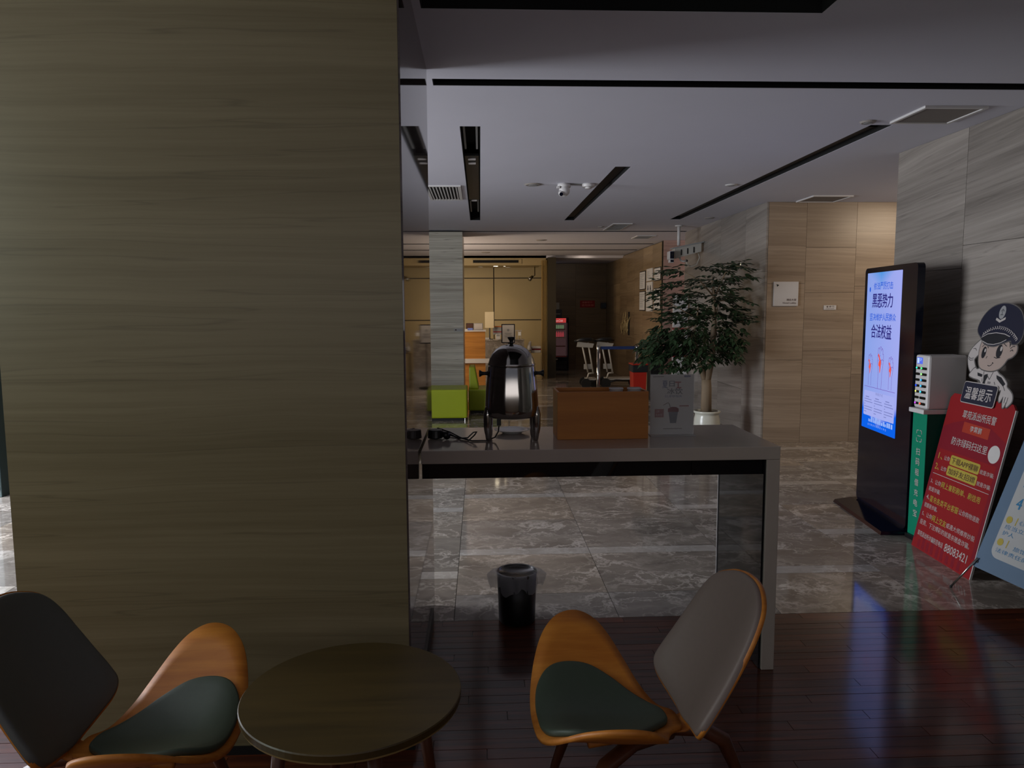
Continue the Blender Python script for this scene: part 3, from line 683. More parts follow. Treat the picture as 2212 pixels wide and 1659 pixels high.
for r_, (l1, l2) in enumerate(leds):
    z = .262-r_*.0385
    for cidx, (u0, u1, lc) in enumerate(((.012, .058, l1), (.066, .132, l2))):
        mb = MB(); mb.prism(rrect(u0, z-.0085, u1, z+.0085, .008, 3), pf.O, pf.U, pf.V, pf.N, .0002, .0022); mb.build('charging_slot', mslot, bx)
        if lc: mb = MB(); mb.prism(disc(u0+.010, z+.001, .0065, 12), pf.O, pf.U, pf.V, pf.N, .0024, .0045); mb.build('indicator_light', emis('led', lc, 1.6), bx)['label'] = 'glowing coloured indicator light'
mb = MB(); mb.prism(rrect(.02, .290, .082, .332, .003, 2), pf.O, pf.U, pf.V, pf.N, .0002, .0018); mb.build('small_screen', emis('small_screen', (86, 110, 235), 1.0), bx)['label'] = 'small lit blue screen'
mb = MB(); pf.poly(mb, [(.026, .295), (.048, .295), (.048, .328), (.026, .328)], .0026); pf.stroke(mb, [(.054, .322), (.074, .322)], .004, .0026); pf.stroke(mb, [(.054, .312), (.070, .312)], .003, .0026); flatbuild(mb, 'screen_print', emis('small_screen_pale', (190, 220, 250), 1.0), bx)
gf = Face((QX-.0003, QY1, .03), (0, -1, 0), (0, 0, 1)); gf.N = Vector((-1, 0, 0)); mb = MB()
for k, ch in enumerate('扫码租借充电宝'): chars(gf, ch, .052, .545-k*.069, .046, .046, .0015, M['cream'], fp_, .015)
for sx in (-1, 1):
    for sy in (-1, 1):
        cx, cy = .078, .672; pts = [(cx+sx*.006, cy+sy*.038), (cx+sx*.026, cy+sy*.036), (cx+sx*.028, cy+sy*.014)]; gf.stroke(mb, pts, .0045, .0015)
gf.stroke(mb, [(.060, .672), (.096, .672)], .004, .0015)
flatbuild(mb, 'bracket_mark', M['cream'], fp_)

# red standing board with officer figure --------------------------------
RA, RB = Vector((2.803, 4.612, 0)), Vector((2.762, 3.983, 0))
ru = (RB-RA).normalized(); rv = Vector((.212, 0, .977)).normalized(); rf = Face(RA, ru, rv)
if rf.N.x > 0: rf.N = -rf.N
RW = (RB-RA).length+.008; RH = 1.022
rb = thing('notice_board', 'red leaning notice board with a saluting police officer cut-out on top', 'sign', (2.9, 4.3, 0))
def rpr(pts, name, m, t0, t1, label=None):
    mb = MB(); mb.prism(pts, rf.O, rf.U, rf.V, rf.N, t0, t1); o = mb.build(name, m, rb)
    if label: o['label'] = label
    return o
rbo = rpr([(0, 0), (RW, 0), (RW, RH-.03), (RW-.03, RH), (.03, RH), (0, RH-.03)], 'board', M['redsign'], -.012, 0)
rpr([(RW+.0005, .003), (RW+.006, .003), (RW+.006, RH-.03), (RW+.0005, RH-.03)], 'board_edge', M['white'], -.012, 0, 'white foam edge')
RPAR = [rbo]
def rprint(name, m, fn, label=None):
    mb = MB(); fn(mb); o = flatbuild(mb, name, m, RPAR[0])
    if label: o['label'] = label
    return o
rprint('printed_shape', M['redsign2'], lambda mb: rf.poly(mb, [(0.002, .80), (.10, .84), (.25, .88), (.36, .90), (.45, .87), (RW-.002, .80), (RW-.002, .12), (.50, .10), (.30, .16), (.12, .10), (.002, .05)], .0005), 'crimson mountain-like panel')
rprint('printed_shape', M['redsign'], lambda mb: rf.poly(mb, [(.03, .03), (RW-.03, .03), (RW-.03, .66), (.03, .66)], .0008), 'plain red field')
rprint('name_plate', M['orange_red'], lambda mb: rf.poly(mb, [(.209, .798), (.472, .792), (.472, .856), (.209, .862)], .001), 'orange red plate')
rprint('pale_disc', M['paper'], lambda mb: rf.poly(mb, disc(.560, .722, .052, 32), .001), 'plain pale disc')
def _w(mb):
    rf.text(mb, '翠苑派出所民警', .175, .882, .050, .33, .0016, bold=.014)
    rf.text(mb, '李霄鹏', .285, .812, .036, .115, .0022, bold=.014)
    rf.text(mb, '防诈绿码扫这里', .135, .706, .050, .36, .0016, bold=.012)
    rf.text(mb, '让你', .105, .598, .028, .06, .0016); rf.text(mb, '就是诈骗;', .480, .590, .028, .13, .0016)
    rf.text(mb, '让你', .098, .528, .028, .06, .0016); rf.text(mb, '就是诈骗;', .480, .520, .028, .13, .0016)
    rf.stroke(mb, [(.028, .496), (RW-.03, .498)], .003, .0016)
    rf.text(mb, '3、让你', .028, .430, .030, .115, .0016); rf.text(mb, '就是诈骗;', .028, .378, .030, .13, .0016)
    rf.text(mb, '4、', .028, .322, .030, .035, .0016); rf.text(mb, '让你购物退款', .390, .320, .032, .20, .0016); rf.text(mb, '就都是诈骗。', .028, .270, .030, .15, .0016)
    rf.text(mb, '5、让你', .028, .212, .030, .115, .0016); rf.text(mb, '或遇大师推荐炒股', .305, .210, .032, .29, .0016)
    rf.text(mb, '投资、下注博彩的就是杀猪盘诈骗。', .028, .156, .034, .54, .0016)
    rf.text(mb, '翠苑派出所诈骗防范电话', .035, .082, .034, .29, .0016, bold=.01); rf.text(mb, '88083421', .345, .074, .050, .23, .0016, bold=.014)
rprint('lettering', M['cream'], _w, 'cream white lettering')
rprint('label_pill', M['yellow'], lambda mb: (rf.poly(mb, rrect(.172, .581, .472, .643, .012), .0012), rf.poly(mb, rrect(.166, .513, .472, .574, .012), .0012)), 'yellow rounded highlight')
def _y(mb):
    rf.text(mb, '1、', .040, .592, .042, .045, .0016, bold=.01); rf.text(mb, '2、', .032, .522, .042, .045, .0016, bold=.01)
    rf.text(mb, '网上兼职刷单、刷信用', .150, .425, .040, .40, .0016, bold=.012); rf.text(mb, '冒充各类平台客服', .072, .315, .040, .31, .0016, bold=.012); rf.text(mb, '网上交友', .147, .206, .040, .155, .0016, bold=.012)
rprint('lettering', M['yellow'], _y, 'yellow lettering')
rprint('lettering', M['brown'], lambda mb: (rf.text(mb, '下载APP裸聊', .187, .592, .040, .27, .002, bold=.012), rf.text(mb, '加好友招嫖', .182, .524, .038, .275, .002, bold=.012)), 'dark brown lettering')
rprint('skyline_print', M['redsign2'], lambda mb: [rf.poly(mb, [(x, .01), (x+.03, .01), (x+.03, .03+h), (x, .03+h)], .0009) for x, h in ((.06, .03), (.11, .06), (.16, .04), (.21, .07), (.27, .05), (.32, .06), (.38, .03), (.44, .05), (.5, .04))], 'darker red skyline print')
# title plate
rpr(rrect(.126, .975, .458, 1.110, .016, 3), 'title_plate', M['cream'], .0085, .0115, 'pale title plate rim')
tpl = rpr(rrect(.131, .980, .453, 1.105, .014, 3), 'title_plate', M['navy'], .0116, .0135, 'navy title plate')
chars(rf, '温馨提示', .158, 1.004, .074, .268, .0145, M['cream'], tpl, .02, .1)
RPAR[0] = rb
# officer cut-out in the board's own plane
cap = smooth_closed([(0.167, 1.384), (0.117, 1.422), (0.11, 1.463), (0.135, 1.522), (0.191, 1.571), (0.264, 1.594), (0.329, 1.597), (0.391, 1.587), (0.452, 1.563), (0.491, 1.529), (0.525, 1.475), (0.537, 1.417), (0.527, 1.383), (0.500, 1.362), (0.462, 1.362), (0.445, 1.380), (0.366, 1.357), (0.305, 1.341), (0.234, 1.346), (0.196, 1.36)], 3)
head = smooth_closed([(0.18, 1.355), (0.178, 1.31), (0.19, 1.26), (0.213, 1.216), (0.25, 1.196), (0.317, 1.19), (0.369, 1.196), (0.414, 1.214), (0.442, 1.24), (0.461, 1.271), (0.494, 1.285), (0.52, 1.312), (0.518, 1.345), (0.499, 1.361), (0.466, 1.390), (0.421, 1.41), (0.282, 1.42), (0.19, 1.383)], 3)
arm = smooth_closed([(0.180, 1.385), (0.124, 1.348), (0.084, 1.305), (0.073, 1.263), (0.088, 1.225), (0.113, 1.19), (0.15, 1.165), (0.195, 1.18), (0.169, 1.209), (0.142, 1.244), (0.15, 1.262), (0.176, 1.287), (0.190, 1.31), (0.188, 1.35)], 3)
body = smooth_closed([(0.177, 1.198), (0.142, 1.161), (0.142, 1.145), (0.184, 1.135), (0.259, 1.125), (0.30, 1.08), (0.43, 1.08), (0.472, 1.090), (0.477, 1.075), (0.474, 1.045), (0.485, 1.02), (0.497, 1.030), (0.508, 1.052), (0.516, 1.02), (0.528, 0.992), (0.540, 1.004), (0.548, 1.028), (0.556, 0.999), (0.575, 1.012), (0.593, 1.037), (0.585, 1.069), (0.557, 1.092), (0.519, 1.112), (0.509, 1.135), (0.464, 1.165), (0.417, 1.182), (0.369, 1.205), (0.25, 1.205), (0.203, 1.19)], 3)
visor = smooth_closed([(0.170, 1.384), (0.221, 1.406), (0.3, 1.415), (0.381, 1.410), (0.43, 1.400), (0.407, 1.384), (0.362, 1.365), (0.301, 1.352), (0.246, 1.352), (0.19, 1.366)], 3)
mo = mat('cut_edge_outline', (84, 80, 78), .6)
def area2(p): return sum(p[i-1][0]*p[i][1]-p[i][0]*p[i-1][1] for i in range(len(p)))
def grow(pts, k):
    sg = 1 if area2(pts) > 0 else -1; out = []
    for i, p in enumerate(pts):
        a = Vector(pts[i-1]); b = Vector(pts[(i+1) % len(pts)]); d = (b-a); d.normalize(); out.append((p[0]+d.y*k*sg, p[1]-d.x*k*sg))
    return out
Lb, La, Lh, Lc = .0052, .0022, .0074, .0094
for nm, sh, t0, t1 in (('arm_cutout', arm, -.012, La), ('body_cutout', body, .0006, Lb), ('head_cutout', head, .0024, Lh), ('cap_cutout', cap, -.010, Lc)):
    rpr(grow(sh, .007), nm, mo, t0, t1-.0008, 'grey outline board of the figure')
rprint('sleeve_print', M['cream'], lambda mb: rf.poly(mb, arm, La), 'white glove and sleeve')
rprint('shirt_print', M['cream'], lambda mb: rf.poly(mb, body, Lb), 'pale uniform shirt')
rprint('face_print', M['skin'], lambda mb: rf.poly(mb, head, Lh), 'printed face')
rprint('cap_print', M['navy'], lambda mb: rf.poly(mb, cap, Lc), 'navy cap')
def _ink(mb):
    k = Lh+.0008; kb = Lb+.0008
    rf.poly(mb, disc(.229, 1.297, .021, 18, 1.75), k); rf.poly(mb, disc(.371, 1.312, .028, 18, 1.45), k)
    for l in ([(.197, 1.330), (.215, 1.345), (.240, 1.345), (.262, 1.325)], [(.322, 1.340), (.35, 1.36), (.39, 1.362), (.425, 1.345)], [(.335, 1.275), (.36, 1.270), (.395, 1.276)], [(.296, 1.222), (.312, 1.219), (.328, 1.224), (.341, 1.241)], [(.332, 1.242), (.346, 1.238)],
              [(.264, 1.262), (.266, 1.270), (.272, 1.276)], [(.462, 1.332), (.478, 1.346), (.500, 1.348)], [(.466, 1.318), (.482, 1.328), (.492, 1.32)]):
        rf.stroke(mb, l, .0045, k)
    rf.poly(mb, [(.430, 1.402), (.470, 1.385), (.472, 1.366), (.458, 1.352), (.455, 1.338), (.446, 1.362), (.430, 1.378)], k)
    rf.poly(mb, [(.292, 1.165), (.318, 1.172), (.322, 1.150), (.312, 1.128), (.316, 1.09), (.286, 1.09), (.292, 1.128), (.284, 1.150)], kb)
    for l in ([(.275, 1.19), (.283, 1.155), (.300, 1.165)], [(.365, 1.19), (.345, 1.14), (.320, 1.16)], [(.275, 1.14), (.282, 1.12)], [(.335, 1.125), (.365, 1.125)], [(.335, 1.118), (.365, 1.118)], [(.395, 1.13), (.41, 1.115)], [(.480, 1.12), (.50, 1.10), (.51, 1.09)]): rf.stroke(mb, l, .0035, kb)
    rf.poly(mb, [(.215, 1.172), (.270, 1.164), (.268, 1.148), (.225, 1.152)], kb); rf.poly(mb, [(.400, 1.172), (.450, 1.162), (.500, 1.128), (.485, 1.112), (.445, 1.132), (.41, 1.152)], kb)
    for x in (.508, .530, .552): rf.stroke(mb, [(x, 1.02), (x+.002, 1.055)], .0035, kb)
    ka = La+.0008
    rf.stroke(mb, [(.105, 1.315), (.128, 1.318), (.142, 1.305)], .0035, ka); rf.stroke(mb, [(.078, 1.262), (.105, 1.252), (.135, 1.258)], .0035, ka); rf.stroke(mb, [(.082, 1.252), (.105, 1.240), (.136, 1.246)], .0035, ka)
rprint('ink_lines', M['ink'], _ink, 'black drawn features')
rprint('visor_print', M['ink'], lambda mb: rf.poly(mb, visor, Lc+.0006), 'dark visor')
def _capd(mb):
    k = Lc+.0014
    rf.stroke(mb, [(.170, 1.388), (.221, 1.411), (.3, 1.421), (.381, 1.416), (.435, 1.402)], .0045, k)
    rf.stroke(mb, [(.185, 1.366), (.246, 1.350), (.301, 1.349), (.362, 1.362), (.41, 1.383)], .0045, k)
    B = [(.178, 1.408), (.207, 1.425), (.236, 1.438), (.277, 1.449), (.318, 1.453), (.357, 1.450), (.395, 1.442), (.43, 1.429), (.464, 1.413), (.488, 1.397), (.510, 1.380)]
    for i in range(len(B)-1):
        for t in (0, .5):
            x = B[i][0]+(B[i+1][0]-B[i][0])*t; y = B[i][1]+(B[i+1][1]-B[i][1])*t; rf.stroke(mb, [(x-.006, y-.009), (x+.006, y+.001), (x-.003, y+.010)], .0048, k)
    rf.poly(mb, [(.262, 1.498), (.305, 1.482), (.352, 1.502), (.350, 1.517), (.306, 1.498), (.266, 1.512)], k)
    rf.poly(mb, disc(.238, 1.310, .008, 10, 1.5), Lh+.0016); rf.poly(mb, disc(.385, 1.328, .010, 10, 1.5), Lh+.0016)
rprint('cap_trim', M['cream'], _capd, 'braided cap band and highlights')
rprint('cap_badge', M['greyprint'], lambda mb: rf.poly(mb, disc(.306, 1.545, .030, 20, 1.35), Lc+.0006), 'grey oval cap badge')
rprint('badge_relief', M['navy'], lambda mb: [rf.stroke(mb, l, .003, Lc+.0014) for l in ([(.29, 1.55), (.306, 1.565), (.322, 1.55)], [(.292, 1.53), (.32, 1.53)], [(.306, 1.53), (.306, 1.56)])], 'badge drawing')

# blue and white banner on an X stand ----------------------------------
BA = Vector((2.655, 3.800, .150)); bu_ = Vector((.085, -1.0, 0.0)).normalized(); bv = Vector((.330, 0, .93)).normalized(); bf = Face(BA, bu_, bv)
if bf.N.x > 0: bf.N = -bf.N
xb = thing('banner_stand', 'blue bordered white banner on a stand, in front of the red board', 'banner', (2.8, 3.5, 0))
BW, BH = .72, 1.42
def sag(mb, w0, h0, w1, h1, r, t0, t1): mb.prism(rrect(w0, h0, w1, h1, r, 6), bf.O, bf.U, bf.V, bf.N, t0, t1)
mb = MB(); sag(mb, 0, 0, BW, BH, .012, -.0015, 0); mb.build('banner_sheet', M['bluegrey'], xb)['label'] = 'grey blue banner border'
mb = MB(); sag(mb, .075, .085, BW-.07, BH-.2, .05, .0002, .0008); wpn = mb.build('white_panel', M['bannerwhite'], xb); wpn['label'] = 'white rounded text panel'
mb = MB()
for k, ch in enumerate('1234'): chars(bf, ch, .112, .72-k*.118, .060, .036, .0016, M['bluetext'], wpn, .03)
mb = MB()
for v_, t_ in ((.735, '入住须登记身份'), (.69, '未成年人入住'), (.605, '未经监护人同意'), (.565, '或无法联系的'), (.490, '非法未满十八'), (.450, '没有合法证件'), (.365, '其他可疑情况')):
    bf.text(mb, t_, .20, v_, .022, .30, .0016)
bf.text(mb, '《未成年人保护法》规定', .175, .290, .024, .42, .0016); bf.text(mb, '应当立即向公安机关报告监', .10, .250, .024, .50, .0016); bf.text(mb, '护人', .10, .215, .024, .075, .0016)
bf.text(mb, '旅馆经营者发现此情形', .20, .155, .024, .42, .0016); bf.text(mb, '法律责任的，应当报警', .10, .118, .024, .42, .0016)
flatbuild(mb, 'lettering', M['bluetext'], wpn)['label'] = 'small teal lettering'
mb = MB()
for v_ in (.300, .175):
    bf.poly(mb, [(.11+a*.9, v_+b) for a, b in disc(0, 0, .022, 16, .9)], .0017); bf.stroke(mb, [(.155, v_-.02), (.158, v_+.022)], .006, .0017)
flatbuild(mb, 'printed_shape', M['yellow'], wpn)['label'] = 'yellow pointing mark'
# stand: foot legs and rods behind
lt = Vector((2.590, 3.873, .006)); 
MB().tube([lt, Vector((2.665, 3.775, .20))], .0055, 8).build('leg', M['steel'], xb, smooth=True)
MB().tube([Vector((2.60, 3.20, .006)), Vector((2.72, 3.14, .20))], .0055, 8).build('leg', M['steel'], xb, smooth=True)
MB().ball(lt, .008, 8, 6).build('foot_cap', M['rubber'], xb)
mid = bf.O+bf.U*BW/2+bf.V*.6-bf.N*.02
for cu_, cv_ in ((.02, .03), (BW-.02, .03), (.02, BH-.03), (BW-.02, BH-.03)):
    MB().tube([mid, bf.O+bf.U*cu_+bf.V*cv_-bf.N*.006], .004, 6).build('rod', M['blacksteel'], xb)
MB().tube([mid, Vector((3.16, 3.45, .012))], .005, 6).build('rear_leg', M['blacksteel'], xb)
mb = MB(); mb.prism(disc(.022, .03, .007, 12), bf.O, bf.U, bf.V, bf.N, .001, .004); mb.build('grommet', M['blacksteel'], xb)

# sofas -------------------------------------------------------------------
def sofa(label, x0, x1, y0, y1, h, back=None):
    t = thing('lime_bench' if back is None else 'lime_armchair', label, 'bench' if back is None else 'sofa', ((x0+x1)/2, (y0+y1)/2, 0))
    MB().box((x0+.03, y0+.03, .0), (x1-.03, y1-.03, .035)).build('plinth', M['blackplastic'], t)
    MB().box((x0, y0, .036), (x1, y1, h)).build('seat', M['green_sofa'], t, bevel=.02)
    MB().cyl((x1-.03, y0+.015, 0), (x1-.03, y0+.015, .035), .01, n=8).build('leg', M['steel'], t)
    if back:
        a, b, z = back; mb = MB(); mb.add([(a, y0+.12, h-.001), (b+.06, y0+.12, h-.001), (b, y0+.14, z), (a, y0+.14, z), (a, y1, h-.001), (b+.06, y1, h-.001), (b, y1, z), (a, y1, z)], [(0, 1, 2, 3), (4, 7, 6, 5), (0, 4, 5, 1), (3, 2, 6, 7), (0, 3, 7, 4), (1, 5, 6, 2)])
        mb.build('backrest', M['green_sofa'], t, bevel=.015)
    return t
sofa('lime green upholstered bench, nearest one, in front of the stone column', -1.55, -.192, 10.22, 10.86, .435)
sofa('lime green low seat with a wedge backrest behind the coffee urn', -.185, .30, 10.95, 11.6, .352, (-.175, -.09, .68))

# ------------------------------------------------------------------ ON THE COUNTER
UX, UY = .135, 3.250
ur = thing('drink_urn', 'polished steel drink urn with black knobs standing on the counter', 'urn', (UX, UY, CT))
MB().lathe([(.0001, 1.075), (.100, 1.075), (.108, 1.078), (.1165, 1.085), (.1185, 1.11), (.1175, 1.14), (.114, 1.19), (.108, 1.25), (.1035, 1.295), (.1025, 1.3005)], (UX, UY, 0), 56).build('body', M['chrome'], ur, smooth=True)
MB().lathe([(.1035, 1.3015), (.1045, 1.306), (.1015, 1.312), (.096, 1.332), (.085, 1.354), (.068, 1.373), (.045, 1.387), (.020, 1.393), (.0001, 1.394)], (UX, UY, 0), 56).build('lid', M['chrome'], ur, smooth=True); lid_ = [c for c in ur.children if c.name.startswith('lid')][0]
MB().lathe([(.009, 1.394), (.008, 1.402), (.0085, 1.408), (.014, 1.416), (.017, 1.421), (.0165, 1.425), (.0001, 1.426)], (UX, UY, 0), 20).build('lid_knob', M['blackplastic'], lid_, smooth=True)
for sg in (-1, 1):
    prof = [(.0001, 0), (.011, 0), (.0085, .004), (.0075, .014), (.009, .024), (.0145, .032), (.015, .037), (.0001, .038)]
    MB().lathe([(r, (.105+h)*sg) for r, h in prof], (UX, UY, 1.266), 20, 'x').build('handle', M['blackplastic'], ur, smooth=True)
for ax, ay in ((-.103, -.035), (.103, -.035), (-.098, .05), (.098, .05)):
    MB().tube([(UX+ax, UY+ay, CT+.001), (UX+ax*1.0, UY+ay, CT+.012), (UX+ax*1.03, UY+ay*1.0, 1.03), (UX+ax*1.03, UY+ay*1.0, 1.09), (UX+ax*1.00, UY+ay*.96, 1.118), (UX+ax*.97, UY+ay*.92, 1.128)], [.0105, .013, .0185, .0195, .015, .005], 14).build('leg', M['chrome'], ur, smooth=True)
MB().box((UX-.066, UY-.01, 1.035), (UX-.048, UY+.012, 1.0745)).build('plug_socket', M['blackplastic'], ur)
MB().box((UX+.055, UY+.03, 1.058), (UX+.067, UY+.045, 1.0745)).build('switch', M['blackplastic'], ur)
MB().tube([(UX, UY+.115, 1.11), (UX, UY+.15, 1.11)], .009, 10).build('tap', M['blackplastic'], ur, smooth=True)

pl_ = thing('plate', 'white porcelain plate on the counter behind the urn legs', 'plate', (.143, 3.42, CT))
MB().lathe([(.0001, CT+.003), (.045, CT+.001), (.047, CT+.004), (.066, CT+.012), (.083, CT+.017), (.0835, CT+.0185), (.066, CT+.015), (.045, CT+.008), (.0001, CT+.007)], (.143, 3.42, 0), 48).build('rim', M['porcelain'], pl_, smooth=True)

cd_ = thing('power_cable', 'black power cable with plug and adapter coiled on the counter left of the urn', 'cable', (-.1, 3.28, CT))
cz = CT+.0035
MB().tube([(UX-.057, UY-.012, 1.0345), (UX-.06, UY-.014, 1.01), (UX-.075, UY-.02, cz+.01), (.02, 3.205, cz), (-.04, 3.205, cz), (-.085, 3.26, cz+.002), (-.12, 3.32, cz), (-.16, 3.36, cz+.004), (-.20, 3.37, cz+.03)], .0032, 8).build('cord', M['blackplastic'], cd_, smooth=True)
MB().tube([(-.20, 3.365, cz+.032), (-.14, 3.33, cz+.018), (-.09, 3.25, cz+.006), (-.055, 3.215, cz), (-.03, 3.245, cz+.018), (-.02, 3.26, cz+.03), (-.035, 3.26, cz+.028), (-.06, 3.225, cz+.01), (-.10, 3.27, cz), (-.15, 3.30, cz+.02)], .0032, 8).build('cord', M['blackplastic'], cd_, smooth=True)
MB().tube([(-.205, 3.285, CT+.004), (-.205, 3.285, CT+.042)], [.034, .031], 18).build('adapter', M['blackplastic'], cd_, bevel=.004)
MB().tube([(-.150, 3.255, CT+.018), (-.165, 3.275, CT+.022), (-.18, 3.30, CT+.030)], [.018, .013, .006], 12).build('plug', M['blackplastic'], cd_, smooth=True)

bx_ = thing('wooden_box', 'open plain wooden box on the counter between the urn and the poster', 'box', (.535, 3.32, CT))
for a, b in (((.335, 3.222, CT+.0005), (.738, 3.232, 1.183)), ((.335, 3.408, CT+.0005), (.738, 3.418, 1.183)), ((.335, 3.2325, CT+.0005), (.345, 3.4075, 1.183)), ((.728, 3.2325, CT+.0005), (.738, 3.4075, 1.183))):
    MB().box(a, b).build('side_board', M['cardwood'], bx_, bevel=.001)
MB().box((.3455, 3.2325, CT+.0008), (.7275, 3.4075, CT+.008)).build('bottom_board', M['cardwood'], bx_)
for (x, y, w) in ((.606, 3.29, 'left'), (.688, 3.29, 'right')):
    c_ = thing('paper_cup', f'white paper cup in the wooden box, {w} of the two', 'cup', (x, y, CT+.009))
    MB().lathe([(.0001, CT+.010), (.026, CT+.010), (.030, 1.186), (.0315, 1.188), (.029, 1.189), (.025, CT+.013), (.0001, CT+.013)], (x, y, 0), 24).build('cup_wall', M['white'], c_, smooth=True)
    MB().lathe([(.0318, 1.1865), (.0328, 1.190), (.031, 1.193), (.0301, 1.190)], (x, y, 0), 24).build('rolled_rim', M['white'], c_, smooth=True)

# poster in an acrylic holder
ph_ = thing('poster_holder', 'summer drinks poster in a clear acrylic stand on the counter', 'sign', (.868, 3.31, CT))
PXa, PXb, PYf = .765, .962, 3.302
macr = mat('clear_acrylic', (235, 238, 240), .05, trans=.0, alpha=.16)
MB().box((PXa-.002, PYf-.030, CT+.0005), (PXb+.004, PYf+.05, CT+.004)).build('foot', mat('frosted_acrylic', (190, 188, 186), .2, alpha=.7), ph_)
MB().box((PXa-.003, PYf-.003, CT+.004), (PXb+.003, PYf-.001, 1.252)).build('front_sheet', macr, ph_)
pst = MB().box((PXa, PYf, CT+.006), (PXb, PYf+.0015, 1.249)).build('poster', M['paper'], ph_)
sf = Face((PXa, PYf-.0005, CT+.006), (1, 0, 0), (0, 0, 1)); W_, H_ = PXb-PXa, 1.249-CT-.006
E2 = .0002
def sprint(nm, m, fn, label=None):
    mb = MB(); fn(mb); o = flatbuild(mb, nm, m, pst)
    if label: o['label'] = label
M['blueink'] = mat('blue_print', (50, 58, 110), .6); M['dkblue'] = mat('dark_blue_print', (30, 36, 60), .6)
sprint('lettering', M['blueink'], lambda mb: (sf.text(mb, '夏', .27*W_, .775*H_, .125*H_, .12*W_, E2, bold=.03), sf.text(mb, 'SUMMER', .33*W_, .620*H_, .035*H_, .40*W_, E2), sf.poly(mb, rrect(.77*W_, .955*H_, .92*W_, .985*H_, .003, 3), E2)), 'dark blue lettering')
sprint('lettering', M['dkblue'], lambda mb: (sf.text(mb, '日', .43*W_, .80*H_, .095*H_, .12*W_, E2, bold=.03), sf.text(mb, '冰饮', .38*W_, .672*H_, .100*H_, .36*W_, E2, bold=.02)), 'black blue lettering')
sprint('printed_shape', M['redsign'], lambda mb: (sf.poly(mb, [(.56*W_, .86*H_), (.70*W_, .86*H_), (.70*W_, .885*H_), (.56*W_, .885*H_)], E2), sf.poly(mb, [(.62*W_, .78*H_), (.65*W_, .78*H_), (.65*W_, .86*H_), (.62*W_, .86*H_)], E2), sf.poly(mb, [(.60*W_, .77*H_), (.71*W_, .77*H_), (.71*W_, .79*H_), (.60*W_, .79*H_)], E2),
    sf.poly(mb, [(.10*W_, .285*H_), (.31*W_, .285*H_), (.31*W_, .425*H_), (.10*W_, .425*H_)], E2), sf.stroke(mb, [(.67*W_, .475*H_), (.89*W_, .475*H_)], .005, E2)), 'red printed shapes')
sprint('lettering', M['cream'], lambda mb: (sf.text(mb, '上新', .13*W_, .365*H_, .04*H_, .08*W_, .0005), sf.text(mb, '8.8元', .13*W_, .31*H_, .035*H_, .14*W_, .0005)), 'pale lettering on the red label')
# plain drink cup with a bent straw
sprint('drink_print', M['dkblue'], lambda mb: (sf.poly(mb, [(.46*W_, .185*H_), (.60*W_, .185*H_), (.65*W_, .42*H_), (.41*W_, .42*H_)], E2),), 'dark printed drink cup')
sprint('drink_print', mat('berry_print', (110, 34, 44), .6), lambda mb: (sf.poly(mb, [(.405*W_, .375*H_), (.655*W_, .375*H_), (.655*W_, .43*H_), (.60*W_, .455*H_), (.50*W_, .462*H_), (.405*W_, .43*H_)], .0005),), 'dark red cup top')
sprint('straw_print', M['brown'], lambda mb: (sf.stroke(mb, [(.30*W_, .49*H_), (.40*W_, .53*H_), (.43*W_, .52*H_), (.46*W_, .45*H_)], .003, .0004), sf.stroke(mb, [(.30*W_, .09*H_), (.74*W_, .095*H_)], .003, E2), sf.stroke(mb, [(.05*W_, .965*H_), (.30*W_, .968*H_)], .003, E2)), 'bent straw and small text line')

# waste bin on the floor
wbn = thing('waste_bin', 'black waste bin with a thin bag folded over its rim, below the counter', 'bin', (.170, 3.575, 0))
BX, BY, BR, BHt = .170, 3.575, .098, .255
MB().lathe([(.0001, .001), (.088, .001), (.090, .004), (BR, BHt-.012), (BR-.003, BHt-.012), (.086, .006), (.0001, .006)], (BX, BY, 0), 44).build('bin_body', M['blackplastic'], wbn, smooth=True)
MB().lathe([(BR+.001, BHt-.018), (BR+.004, BHt-.006), (BR+.001, BHt), (BR-.005, BHt-.003), (BR-.003, BHt-.014)], (BX, BY, 0), 44).build('rim_ring', mat('grey_rim', (110, 108, 106), .25, .6), wbn, smooth=True)
mb = MB(); n = 72; rnd = random.Random(3); ph1 = [rnd.uniform(0, 6.28) for _ in range(6)]
rings = [(BR-.006, BHt-.03), (BR-.002, BHt+.001), (BR+.005, BHt-.002), (BR+.009, BHt-.02), (BR+.012, BHt-.045), (BR+.007, BHt-.075)]
for j, (r, z) in enumerate(rings):
    for k in range(n):
        a = 2*PI*k/n; wob = (.003*math.sin(9*a+ph1[0])+.003*math.sin(17*a+ph1[1]))*max(0, j-1)/2
        jj = max(0, min(1, (j-1)/1.5)); flare = (.042*max(0, math.cos(a-PI*.97))**20+.036*max(0, math.cos(a-.12))**24+.012*max(0, math.cos(a-4.0))**30)*jj*(1.15-.25*abs(j-3)) + rnd.uniform(-.0035, .0035)*jj
        zz_ = z+(.016*math.sin(5*a+ph1[2])+.008*math.sin(11*a+ph1[3])-(0.008 if j > 3 else 0))*(max(0, j-2)/3)
        mb.v.append(Vector((BX+(r+wob+flare)*math.cos(a), BY+(r+wob+flare)*math.sin(a), zz_)))
for j in range(len(rings)-1):
    for k in range(n): mb.f.append([j*n+k, j*n+(k+1) % n, (j+1)*n+(k+1) % n, (j+1)*n+k])
mb.build('liner_bag', M['bag'], wbn, smooth=True)['label'] = 'translucent crumpled liner bag'

